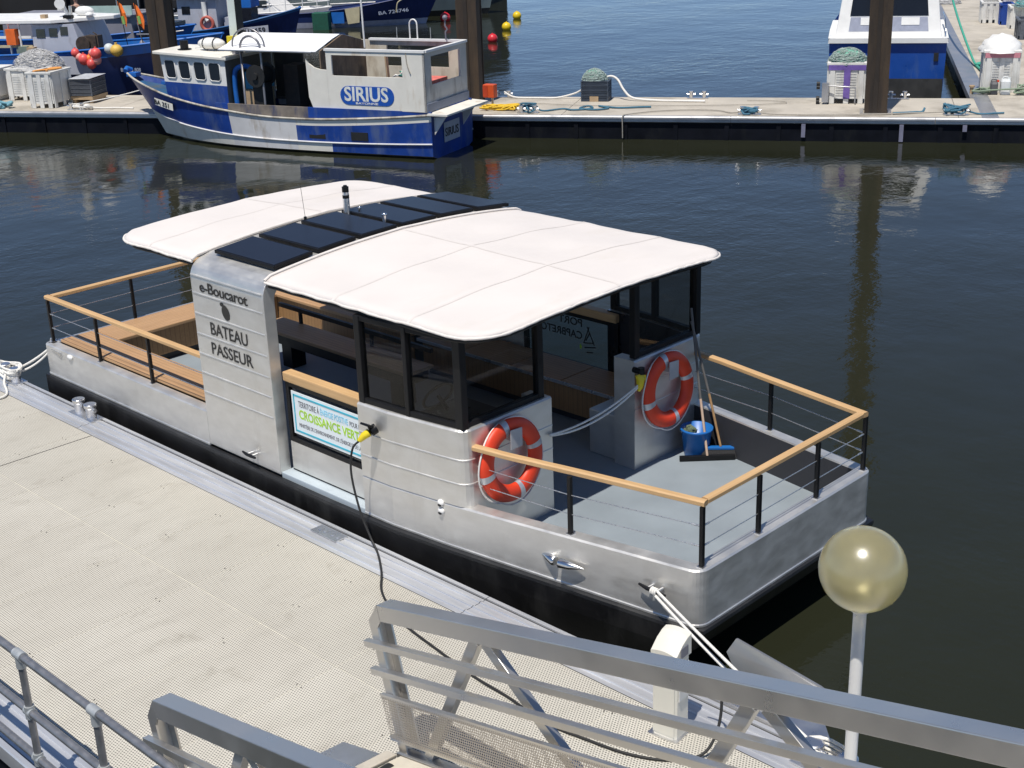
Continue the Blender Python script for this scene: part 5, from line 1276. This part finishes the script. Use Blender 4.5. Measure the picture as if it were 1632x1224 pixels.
# ------------------------------------------------------------------ white motor boat by the finger dock
WM = frame(-18.55, 33.05, -.497, .868)
wb = thing('motor_boat', 'white motor boat with royal blue lower hull and dark window, moored beside the finger dock', 'motor boat', WM @ Vector((3, 0, 0)))
st2 = dens([(0,1.5,1.42,.05,1.46),(2,1.55,1.42,2,1.5),(4,1.55,1.5,4,1.45),(6,1.35,1.65,5.8,1.1),(7.5,.8,1.8,7,.5),(8.4,.05,1.95,7.6,.02)], 4)
hull_mesh(WM, st2, [lambda s:-.4, lambda s:.0, lambda s:.52, lambda s:.55, lambda s:s[2]-.12, lambda s:s[2]], lambda i, x: (2,2,0,0,0)[i] if x > 0 else 0).build('hull', [mat('motor_boat_blue', (.012,.07,.33), .35, 0, .1, 2, dirt=(.06,.12,.30), dirt_amt=.3), WHITE, mat('dark_boot_paint', (.035,.035,.034), .6, 0, .3, 3)], wb)
m = MB(WM); m.bx(-.012,-.002,-1.46,1.46,-.2,.50); m.build('stern_boot_band', bpy.data.materials['dark_boot_paint'], wb)
for y in (-1.25, 1.2):
    m = MB(WM); m.bx(-.02,-.004,y-.06,y+.06,.95,1.17); e_ = m.build('exhaust_port', RUBBER, wb, .004)
m = MB(WM)
m.loft([[(x, y, z) for y, x in ((-1.53,-.10),(1.53,-.10),(1.56,2),(1.56,4.4),(-1.56,4.4),(-1.56,2))] for z in (1.43, 1.56)], closed=True); m.face([(x, y, 1.56) for y, x in ((-1.53,-.10),(1.53,-.10),(1.56,2),(1.56,4.4),(-1.56,4.4),(-1.56,2))]); m.face([(x, y, 1.43) for y, x in ((-1.53,-.10),(1.53,-.10),(1.56,2),(1.56,4.4),(-1.56,4.4),(-1.56,2))]); m.build('gunwale_moulding', WHITE, wb, .05)
m = MB(WM)
lo = [(.18,-1.36),(.18,1.36),(4.6,1.36),(4.6,-1.36)]; hi = [(.62,-1.14),(.62,1.14),(4.4,1.14),(4.4,-1.14)]
m.loft([[(x, y, 1.561) for x, y in lo], [(x, y, 3.2) for x, y in hi]], closed=True); m.face([(x, y, 3.2) for x, y in hi]); cb = m.build('cabin', WHITE, wb, .03)
def cabp(y, z, e): return (.18+.44*(z-1.561)/1.639-e, y, z)
m = MB(WM); m.face([cabp(-1.02,1.70,.004), cabp(1.02,1.70,.004), cabp(.98,2.06,.004), cabp(-.98,2.06,.004)]); m.build('grey_panel', mat('cool_grey_panel', (.30,.32,.40), .5), cb)
for y in (-.62, .42):
    m = MB(WM); m.prism([cabp(y-.16,1.86,.006), cabp(y+.30,1.86,.006), cabp(y+.30,2.05,.006), cabp(y-.16,2.05,.006)], (-.01,0,0)); m.build('pale_hatch', WHITE, cb)
m = MB(WM); m.prism([cabp(-1.0,2.09,.006), cabp(1.0,2.09,.006), cabp(.90,3.0,.006), cabp(-.90,3.0,.006)], (-.006,0,0)); m.build('window', GLASSD, cb)
for sd in (-1, 1):
    m = MB(WM)
    for a, b in ((.8,1.9),(2.1,3.3)):
        f_ = lambda x, z: (x, sd*(1.36-.22*(z-1.561)/1.639+.004), z)
        m.face([f_(a,2.2), f_(b,2.2), f_(b-.05,2.9), f_(a+.1,2.9)])
        m.build('side_window', GLASSD, cb); m = MB(WM)
m = MB(WM); m.tube([(.2,-1.45,1.57),(.2,-1.45,1.75),(1.4,-1.47,1.9),(3,-1.47,1.9)], .02, 6); m.build('grab_rail', STEEL, wb)

# ------------------------------------------------------------------ the boats behind the dock at the left
def std_hull(M_, xa, xb, B, za, zm, zb, rake, k=4):
    L = xb-xa; tb = [(0,.90),(.18,.97),(.4,1.0),(.58,.98),(.74,.84),(.87,.55),(.95,.26),(1,.02)]
    out = []
    for t_, h in tb:
        z = za+(zm-za)*min(1, t_/.4) if t_ < .4 else zm+(zb-zm)*((t_-.4)/.6)**1.6
        hw = h*.93 if t_ < .5 else h*(.93-.5*((t_-.5)/.5))
        out.append((xa+L*t_, h*B/2, z, xa+L*t_-rake*max(0, (t_-.5)/.5)**1.5, hw*B/2 if t_ < 1 else .01))
    return dens(out, k)
def simple_boat(name, label, cat, M_, xa, xb, B, za, zm, zb, rake, cols, z_bands, group=None):
    t = thing(name, label, cat, M_ @ Vector(((xa+xb)/2, 0, 0)), group)
    st_ = std_hull(M_, xa, xb, B, za, zm, zb, rake)
    rows_ = [lambda s: -.4] + [(lambda q: (lambda s: q if q > 0 and q < 5 else s[2]+(q if q <= 0 else 0)))(q) for q in z_bands]
    hull_mesh(M_, st_, rows_, lambda i, x: min(i, len(cols)-1)).build('hull', cols, t)
    for side in (-1, 1):
        m = MB(M_); m.tube(sheer_line(st_, side, 0, .01), .035, 6); m.build('gunwale_rail', cols[-1], t)
    deck_mesh(M_, st_, .35).build('deck', GREYD, t)
    return t, st_
def wheelhouse(t, M_, x0, x1, y, z0, z1, slant, mt, wins, roof_ov=.08, roofm=WHITE):
    m = MB(M_); lo = [(x0,-y),(x1,-y),(x1,y),(x0,y)]; hi = [(x0,-y*.95),(x1-slant,-y*.95),(x1-slant,y*.95),(x0,y*.95)]
    m.loft([[(a, b, z0) for a, b in lo], [(a, b, z1) for a, b in hi]], closed=True); m.face([(a, b, z1) for a, b in hi]); w_ = m.build('wheelhouse', mt, t, .02)
    for a, b, c, d in wins:
        f_ = lambda x, z: (x, -(y-.05*y*(z-z0)/(z1-z0))-.004, z)
        m = MB(M_); m.prism([f_(a,c), f_(b,c), f_(b,d), f_(a,d)], (0,-.01,0)); m.build('window', GLASSD, w_)
    if roof_ov:
        m = MB(M_); m.bx(x0-roof_ov, x1-slant+roof_ov*1.5, -y-roof_ov, y+roof_ov, z1+.001, z1+.07); m.build('wheelhouse_roof', roofm, t, .015)
    return w_
U = (.861, .508); Nn = (-.508, .861)
def at_plane(q, off): return frame(q[0]+Nn[0]*off, q[1]+Nn[1]*off, *U)
# boat one
B1 = at_plane((-35.2, 20.2), 1.35)
t1, s1 = simple_boat('fishing_boat', 'bright blue fishing boat with pale wheelhouse and a bunch of red buoys on its side', 'fishing boat', B1, -9.5, 2.5, 2.7, 1.5, 1.5, 1.95, .9, [ANTIF, BLUE2, BLUE2, BLUE1], [.15, 1.0, -.27, 0])
wheelhouse(t1, B1, -3.05, -1.45, .92, 1.45, 2.33, .25, GREYH, [(-2.48,-2.22,1.98,2.22),(-2.12,-1.88,2.02,2.26),(-2.9,-2.62,1.95,2.2)], 0)
m = MB(B1); m.prism([(-9.3,-1.05,2.36),(-2.3,-1.05,2.36),(-.75,-.2,2.40),(-.75,.2,2.40),(-2.3,1.05,2.36),(-9.3,1.05,2.36)], (0,0,.11)); m.build('long_roof', WHITE, t1, .02)
for x in (-3.75, -3.4):
    m = MB(B1); m.tube([(x,-.95,1.2),(x,-.95,2.36)], .03, 6); m.build('roof_post', WHITE, t1)
for z in (1.72, 1.98):
    m = MB(B1); m.bar((-4.6,-.93,z),(-3.05,-.93,z),.04,.07); m.build('side_board', CLOTHB if z < 1.8 else WHITE, t1)
m = MB(B1); m.box((-3.62,-1.0,2.0),(.30,.2,.44)); m.build('orange_crate', mat('bright_orange', (.75,.14,.02), .5), t1)
m = MB(B1); m.box((-3.35,-.9,1.58),(.35,.3,.3)); m.build('fish_basket', mat('grey_green_basket', (.18,.22,.18), .7), t1)
m = MB(B1); m.box((-3.1+.05,-1.0,1.55),(.22,.2,.32)); m.build('brown_box', CARD, t1)
m = MB(B1); m.tube([(-2.2,-.2,2.47),(-2.6,-.2,3.4)], .05, 8); m.build('slanted_mast', WHITE, t1)
m = MB(B1); m.cyl((-2.42,-.30,2.84),(-2.30,-.42,2.86),.12,14,0,.15); m.box((-2.42,-.2,2.72),(.14,.14,.14)); m.build('searchlight', WHITE, t1)
m = MB(B1); m.sphere((-1.70,-.15,2.62), .16, (1.9,1,.9), 14, 8); m.build('life_raft_case', WHITE, t1)
m = MB(B1); m.cyl((-2.06,-.3,2.47),(-2.06,-.3,2.78),.045,8); m.build('exhaust_stub', GALV, t1)
m = MB(B1); m.box((-1.88,-.75,2.52),(.26,.16,.10)); m.build('dark_roof_box', BLACK, t1)
m = MB(B1); m.box((-2.75,-.6,2.52),(.16,.16,.12)); m.build('brown_roof_box', CARD, t1)
m = MB(B1); m.sphere((-1.35,-.5,2.55), .12, (1,1,.6)); m.build('white_float', WHITE, t1)
m = MB(B1); m.cyl((-1.4,-1.0,1.78),(-1.4,-.5,1.78),.22,16); m.box((-1.15,-.75,1.75),(.3,.4,.5)); m.tube([(-.95,-.9,1.5),(-.98,-.9,2.05),(-1.08,-.9,2.1)], .02, 6); m.build('net_winch', mat('rusty_winch', (.05,.035,.025), .7, 0, .5, 10), t1)
m = MB(B1); m.prism([(-2.0,-1.352,1.49),(-1.25,-1.352,1.49),(-.95,-1.352,.98),(-1.7,-1.352,.98)], (0,-.006,0)); m.build('grey_hull_patch', GREYH, t1)
m = MB(B1); m.tube([(.1,-.55,2.0),(.9,-.75,2.02),(1.6,-.6,2.1)], .02, 6); m.build('bow_rail', GALV, t1)
o_ = B1 @ Vector((.55, -1.16, 1.03)); lettering('lettering', 'BA 465 808', LTRGREY, t1, B1 @ Vector((-.10,-1.345,1.06)), Vector((U[0], U[1], 0)), YD, .14, .62, .004, .002)
random.seed(5)
bl = [(-1.38,1.60,.12,PINK),(-1.28,1.48,.11,PINK2),(-1.12,1.42,.15,PINK),(-.98,1.44,.10,ORANGE),(-.72,1.58,.15,PINK),(-.88,1.60,.09,PINK2),(-.90,1.30,.14,PINK),(-.72,1.40,.12,PINK2),(-.86,1.45,.08,PINK2)]
names = ['pink red round buoy at the upper left of the bunch','pale pink buoy at the left of the bunch','large red buoy left of the orange one in the bunch','orange buoy in the middle of the bunch','large red buoy at the upper right of the bunch','small pale buoy above the orange one','dark red buoy hanging lowest in the bunch','pink buoy at the right of the bunch','small pink buoy right of the orange one']
for (x, z, r_, mt), lb in zip(bl, names):
    m = MB(B1); m.sphere((x, -1.36-r_-.02*0, z), r_, (1,1,1.08), 16, 12); m.cyl((x, -1.36-r_, z+r_), (x, -1.36-r_, z+r_*1.3), r_*.2, 6); tag(m.build('fender_buoy', mt), lb, 'buoy', 'bunch of fender buoys on the bright blue boat')
m = MB(B1); m.sphere((-.28,-1.12,1.62), .18, (1,1,.95), 16, 12); m.cyl((-.28,-1.12,1.78),(-.28,-1.12,1.84),.04,8); tag(m.build('fender_buoy', mat('ochre_buoy', (.62,.40,.08), .5)), 'ochre yellow buoy lying on the gunwale of the bright blue boat', 'buoy')
m = MB(B1); m.sphere((-.55,-1.05,1.66), .15, (1,1,1), 16, 12); tag(m.build('fender_buoy', mat('pale_grey_buoy', (.55,.60,.60), .5)), 'pale grey buoy behind the red bunch', 'buoy')
for (x, zt, lb, dx) in ((-.36, 2.92, 'orange marker flag on a pole, left of the other flag', .16), (.14, 2.86, 'orange marker flag on a pole by the brown pile', .20)):
    t = thing('marker_flag', lb, 'flag', B1 @ Vector((x, -.5, 1.2)), 'orange marker flags'); m = MB(B1); m.tube([(x+.15,-.5,1.2),(x-.03,-.5,zt+.03)], .012, 5); m.build('flag_pole', BLACK, t)
    m = MB(B1); m.loft([[(x-.06,-.5,zt),(x-.03,-.47,zt-.3),(x+.01,-.5,zt-.60)],[(x+.04,-.45,zt-.10),(x+.07,-.50,zt-.34),(x+.07,-.46,zt-.64)],[(x+dx,-.5,zt-.34),(x+dx,-.46,zt-.5),(x+dx-.02,-.5,zt-.74)]]); fl = m.build('flag_cloth', mat('orange_flag_cloth', (.85,.18,.02), .7) if x < 0 else bpy.data.materials['orange_flag_cloth'], t); fl.modifiers.new('cloth', 'SOLIDIFY').thickness = .004
    m = MB(B1); m.tube([(x+.08,-.5,2.28),(x+.05,-.5,2.50)], .05, 8); m.build('pole_float', mat('lime_float', (.25,.45,.12), .5) if x < 0 else bpy.data.materials['lime_float'], t)
for k, (x, mt, lb) in enumerate(((.1, GREYD, 'grey pole float standing in the bow of the bright blue boat'), (.75, TEALG, 'teal pole float standing near the brown pile'), (.95, CLOTHB, 'beige bundle of gear beside the brown pile'))):
    m = MB(B1); m.tube([(x,-.3,1.25),(x+.02,-.3,1.45),(x,-.3,1.72),(x-.02,-.3,1.80)], [.03,.09,.10,.03], 8); m.tube([(x,-.3,1.8),(x-.08,-.3,2.3)], .012, 5); tag(m.build('pole_float', mt), lb, 'float')
# boat two
B2 = at_plane((-38.5, 26.0), 1.4)
t2, s2 = simple_boat('fishing_boat', 'bright blue fishing boat with long grey deckhouse behind the red buoys', 'fishing boat', B2, -11.5, -1.8, 2.8, 1.18, 1.18, 1.5, .8, [ANTIF, BLUE1, BLUE1, BLUE1], [.15, .9, -.1, 0])
wheelhouse(t2, B2, -8.5, -3.55, 1.05, 1.1, 1.86, .1, GREYD, [], .05, GREYD)
m = MB(B2); m.wall((-5.55,-1.0,1.935),(1,0,0),(0,0,1),2.0,.30,(0,.03,0)); m.build('roof_screen', mat('pale_green_screen', (.42,.55,.50), .5, 0, .1, 5), t2)
for z in (2.05, 2.55):
    m = MB(B2); m.tube([(-4.3,-.6,z),(-2.2,-.6,z+.02)], .018, 6); m.build('deck_rail', GALV, t2)
for x in (-4.3, -3.5, -2.8):
    m = MB(B2); m.tube([(x,-.6,1.3),(x,-.6,2.58)], .018, 6); m.build('rail_post', GALV, t2)
m = MB(B2); m.bx(-3.45,-2.4,-.9,.5,1.1,1.6); m.build('dark_hatch', NAVY, t2)
# person standing on boat two
pr = thing('person', 'person in a dark top with grey hair standing behind the long white roof', 'person', B2 @ Vector((-5.62, -.95, .85)))
def skin_body(name, joints, edges, mt, parent, M_, sub=2):
    me = bpy.data.meshes.new(name); off = ORG[parent.name]; me.from_pydata([M_ @ Vector(j[:3])-off for j in joints], edges, [])
    ob = bpy.data.objects.new(name, me); COL.objects.link(ob); ob.parent = parent; ORG[ob.name] = off
    sk = ob.modifiers.new('skin', 'SKIN'); 
    for v, j in zip(me.skin_vertices[0].data, joints): v.radius = (j[3], j[4] if len(j) > 4 else j[3])
    me.skin_vertices[0].data[0].use_root = True; sk.use_smooth_shade = True
    ss = ob.modifiers.new('smooth', 'SUBSURF'); ss.levels = sub; ss.render_levels = sub
    me.materials.append(mt); return ob
PM = B2 @ Matrix.Translation((-5.62, -.95, .83)) @ Matrix.Rotation(.5, 4, 'Z')
J = [(0,0,.92,.13,.11),(0,0,1.10,.13,.10),(0,0,1.34,.17,.11),(0,0,1.46,.06),(0,.0,1.54,.05),(0,.0,1.60,.075,.085),(0,.0,1.70,.07,.08),
     (.19,0,1.40,.055),(.25,.02,1.14,.045),(.20,.18,.94,.036),(.19,.25,.90,.035),(-.19,0,1.40,.055),(-.26,.02,1.14,.045),(-.20,.18,.96,.036),(-.19,.25,.93,.035),
     (.10,0,.84,.09),(.11,.02,.46,.062),(.11,0,.08,.045),(.11,.14,.04,.04),(-.10,0,.84,.09),(-.11,.02,.46,.062),(-.11,0,.08,.045),(-.11,.14,.04,.04)]
skin_body('body', J, [(0,1),(1,2),(2,3),(3,4),(4,5),(5,6),(2,7),(7,8),(8,9),(9,10),(2,11),(11,12),(12,13),(13,14),(0,15),(15,16),(16,17),(17,18),(0,19),(19,20),(20,21),(21,22)], SKIN, pr, PM)
skin_body('dark_top', [(0,0,.95,.145,.125),(0,0,1.12,.145,.115),(0,0,1.34,.185,.125),(0,0,1.44,.08),(.20,0,1.40,.07),(.25,.02,1.20,.058),(-.20,0,1.40,.07),(-.26,.02,1.20,.058)], [(0,1),(1,2),(2,3),(2,4),(4,5),(2,6),(6,7)], CLOTHD, pr, PM)
skin_body('trousers', [(0,0,.90,.14,.12),(.10,0,.84,.10),(.11,.02,.46,.075),(.11,0,.10,.06),(-.10,0,.84,.10),(-.11,.02,.46,.075),(-.11,0,.10,.06)], [(0,1),(1,2),(2,3),(0,4),(4,5),(5,6)], mat('dark_trousers', (.03,.035,.06), .85), pr, PM)
m = MB(PM); m.sphere((0,-.012,1.705), .088, (.9,1.0,.85), 14, 10); m.build('hair', HAIRG, pr)
# boat three
B3 = at_plane((-46, 31), 1.2)
t3, s3 = simple_boat('fishing_boat', 'dark blue fishing boat with tall white wheelhouse and registration board behind the trawler awning', 'fishing boat', B3, -5.5, 2.7, 2.5, .45, .48, 1.28, .35, [ANTIF, BLUE2, BLUE2, mat('mid_blue_rail_paint', (.015,.10,.27), .45)], [.05, .3, -.10, 0])
wheelhouse(t3, B3, -2.15, -.45, .85, .2, 1.72, .05, GREYH, [(-1.95,-1.6,1.15,1.45)], .12)
m = MB(B3); m.bx(-.30,.22,-.6,.4,.35,1.0); m.build('grey_deck_box', GREYH, t3)
m = MB(B3); m.bx(.42,.95,-.75,-.1,.55,1.35); m.build('dark_panel', NAVY, t3)
m = MB(B3); m.bx(.35,.9,-.6,.2,1.36,1.75); m.build('blue_tarp', BLUE1, t3)
m = MB(B3); m.tube([(-.95,-.9,1.62),(-.95,-.9,1.1),(-.80,-.95,.9)], .10, 8); m.build('white_vent', WHITE, t3)
m = MB(B3); m.tube([(-.2,-.3,.9),(-.2,-.3,3.0)], .05, 8); m.build('white_post', WHITE, t3)
m = MB(B3); m.tube([(2.1,-.05,.9),(2.66,0,1.26),(2.72,0,1.30)], [.06,.07,.05], 8); m.build('stem_head', BLUE1, t3)
t = thing('lifebuoy', 'faded red lifebuoy hanging on the white wheelhouse of the dark blue boat', 'lifebuoy', B3 @ Vector((-.85,-.95,.80)))
m = MB(B3); m.tube([(-.85+.25*cos(a), -.96, .80+.25*sin(a)) for a in [2*pi*i/20 for i in range(20)]], .07, 8, True); m.build('ring', mat('faded_red', (.45,.10,.07), .6), t)
m = MB(B3); m.prism([(.22,-1.25,.62),(1.75,-1.06,.74),(1.75,-1.06,.40),(.22,-1.25,.28)], (0,-.02,0)); pl = m.build('registration_board', GREYH, t3)
dxx = (B3.to_3x3() @ Vector((1.53,.19,.12))).normalized()
lettering('lettering', 'BA 415659', LTR, pl, B3 @ Vector((.30,-1.27,.36)), dxx, Vector((-dxx.z*dxx.x, -dxx.z*dxx.y, 1)), .28, 1.36, .006, .004)
# white cruiser
B4 = at_plane((-47, 37), 1.3)
t4, s4 = simple_boat('cabin_cruiser', 'white cabin cruiser with pulpit rail seen beyond the trawler awning', 'motor boat', B4, -8, -.45, 2.6, .58, .60, .78, .75, [ANTIF, WHITE, WHITE], [.12, .4, 0])
w_ = wheelhouse(t4, B4, -6.5, -2.3, .95, .5, 1.35, .95, WHITE, [(-4.0,-3.55,.85,1.15),(-3.45,-3.02,.85,1.15)], 0)
m = MB(B4)
for z in (.95, 1.2):
    m = MB(B4); m.tube([(-3.2,-1.0,z),(-1.8,-.75,z+.03),(-.6,-.12,z+.08),(-.5,0,z+.08),(-.6,.12,z+.08),(-1.8,.75,z+.03)], .022, 6); m.build('pulpit_rail', WHITE, t4)
for x, y in ((-2.9,-.95),(-2.2,-.83),(-1.5,-.62),(-.95,-.32),(-.55,-.05)):
    m = MB(B4); m.tube([(x,y,.6),(x,y,1.26)], .02, 6); m.build('pulpit_post', WHITE, t4)
# big navy boat
B5 = frame(-45-.6*1.3, 38.5+.8*1.3, .8, .6)
t5, s5 = simple_boat('fishing_boat', 'navy blue fishing boat with lavender bottom, its bow pointing at the floating buoys', 'fishing boat', B5, -8, 2.1, 2.6, .62, .62, 1.45, .75, [mat('lavender_bottom_paint', (.34,.36,.46), .5), mat('lavender_bottom_paint2', (.34,.36,.46), .5), BLUE2, BLUE2], [.01, .24, -.12, 0])
lettering('lettering', 'BA 724746', LTRGREY, t5, B5 @ Vector((-.40,-1.30,.50)), Vector((.79,.60,.10)), Vector((-.08,-.06,1)), .20, 1.30, .006, .002)
m = MB(B5); m.prism([(-1.85,-1.33,.78),(-1.2,-1.33,.86),(-1.25,-1.33,.22),(-1.75,-1.33,.16)], (0,-.015,0)); tag(m.build('hanging_cloth', CLOTHB), 'beige cloth hanging over the side of the navy boat', 'cloth')
m = MB(B5); m.bx(-3.15,-2.45,-1.9,-1.40,-.05,.70); m.build('x', GREENP) if False else tag(m.build('net_box', GREENP, None, .03), 'dark green mesh box between the white cruiser and the navy boat', 'net box')
m = MB(B5); m.bx(-2.44,-1.9,-1.36,-1.32,.2,.66); m.build('pale_blue_patch', BLUE1, t5)
m = MB(B5); m.tube([(-2.6,-.8,.95),(-.6,-.9,1.0)], .03, 6); m.build('boat_hook', GALV, t5)
m = MB(B5); m.tube(smooth_path([(.7,-1.25,1.15),(.45,-1.3,1.0),(.38,-1.3,.75),(.36,-1.3,.6)]), .03, 6); m.build('hanging_rope', CLOTHB, t5)
# grey hull farther right
B6 = frame(-47.3, 43.0, .80, .6)
t6, s6 = simple_boat('grey_boat', 'grey teal boat hull half hidden by the brown pile', 'boat', B6, -9, 3.2, 3.0, 1.4, 1.4, 1.9, .5, [ANTIF, TEALG, TEALG, BLUE2], [.25, .9, -.5, 0])
# dark quay wall with steel stair behind the boats
qx = lambda a, b, z=0: Vector((-48.9+U[0]*a+Nn[0]*b, 43.4+U[1]*a+Nn[1]*b, z))
QM = frame(-48.9, 43.4, *U)
t7 = thing('quay_wall', 'dark harbour quay wall behind the moored boats', 'wall', QM @ Vector((-20,0,0)))
m = MB(QM); m.bx(-60,2.5,0,8,-1,3.9); m.build('wall_body', DARKWALL, t7)
m = MB(QM); m.bx(-60,2.6,-.15,8.2,3.91,4.15); m.build('wall_coping', GREYD, t7)
for x in range(-58, 2, 4):
    m = MB(QM); m.bx(x-.2,x+.2,-.3,-.002,-1,3.9); m.build('wall_timber', DARKWALL, t7)
t8 = thing('steel_stairway', 'grey steel access stairway sloping behind the bright blue boats', 'stairway', QM @ Vector((-14,-3,0)))
for k, (a, b) in enumerate((((-21,-3,1.0),(-11.5,-3,4.6)),((-21,-2,1.0),(-11.5,-2,4.6)))):
    m = MB(QM); m.bar(a, b, .12, .22); m.build('stringer', GALV, t8)
    m = MB(QM); a2 = Vector(a)+Vector((0,0,1)); b2 = Vector(b)+Vector((0,0,1)); m.tube([a2, b2], .05, 6); m.tube([a2-Vector((0,0,.5)), b2-Vector((0,0,.5))], .03, 6); m.build('stair_rail', GALV, t8)
    for i in range(6):
        p = Vector(a).lerp(Vector(b), i/5); m = MB(QM); m.tube([p, p+Vector((0,0,1))], .03, 6); m.build('stair_post', GALV, t8)
m = MB(QM)
for i in range(20):
    p = Vector((-21,-2.5,1.1)).lerp(Vector((-11.5,-2.5,4.7)), i/19); m = MB(QM); m.box(p, (.28,1.0,.03)); m.build('stair_tread', GALV, t8)

# ================================================================== LIGHT, SKY, CAMERA
SUN = Vector((.14, -.38, 1.0)).normalized()
el = math.asin(SUN.z); az = atan2(SUN.x, SUN.y)
w = bpy.data.worlds.new('World'); S.world = w; w.use_nodes = True
nt = w.node_tree; nt.nodes.clear()
sky = nt.nodes.new('ShaderNodeTexSky'); sky.sky_type = 'NISHITA'; sky.sun_disc = False; sky.sun_elevation = el; sky.sun_rotation = az
sky.air_density = 1.0; sky.dust_density = 0.0; sky.ozone_density = 2.6; sky.altitude = 5000
bg = nt.nodes.new('ShaderNodeBackground'); bg.inputs['Strength'].default_value = .112
wo = nt.nodes.new('ShaderNodeOutputWorld'); nt.links.new(sky.outputs[0], bg.inputs[0]); nt.links.new(bg.outputs[0], wo.inputs[0])
ld = bpy.data.lights.new('sun', 'SUN'); ld.energy = 4.3; ld.angle = radians(.53); ld.color = (1, .95, .875)
lo = bpy.data.objects.new('sun', ld); COL.objects.link(lo); lo.rotation_euler = SUN.to_track_quat('Z', 'Y').to_euler(); lo.location = (0, 0, 30)

F, yaw, pitch, roll = 2162.017, 2.35523742, .361414095, .0360876451
f = Vector((cos(yaw)*cos(pitch), sin(yaw)*cos(pitch), -sin(pitch))); r = Vector((sin(yaw), -cos(yaw), 0)); d = f.cross(r)
r2 = r*cos(roll)+d*sin(roll); d2 = -r*sin(roll)+d*cos(roll)
cd = bpy.data.cameras.new('camera'); cam = bpy.data.objects.new('camera', cd); COL.objects.link(cam)
Mx = Matrix((r2, -d2, -f)).transposed().to_4x4(); Mx.translation = (0, 0, 6); cam.matrix_world = Mx
cd.sensor_width = 36; cd.sensor_fit = 'HORIZONTAL'; cd.lens = F/1632*36; cd.clip_end = 3000; cd.clip_start = .1
S.camera = cam
S.view_settings.view_transform = 'Standard'; S.view_settings.look = 'None'; S.view_settings.exposure = .18; S.view_settings.gamma = 1
S.cycles.max_bounces = 10; S.cycles.transparent_max_bounces = 12
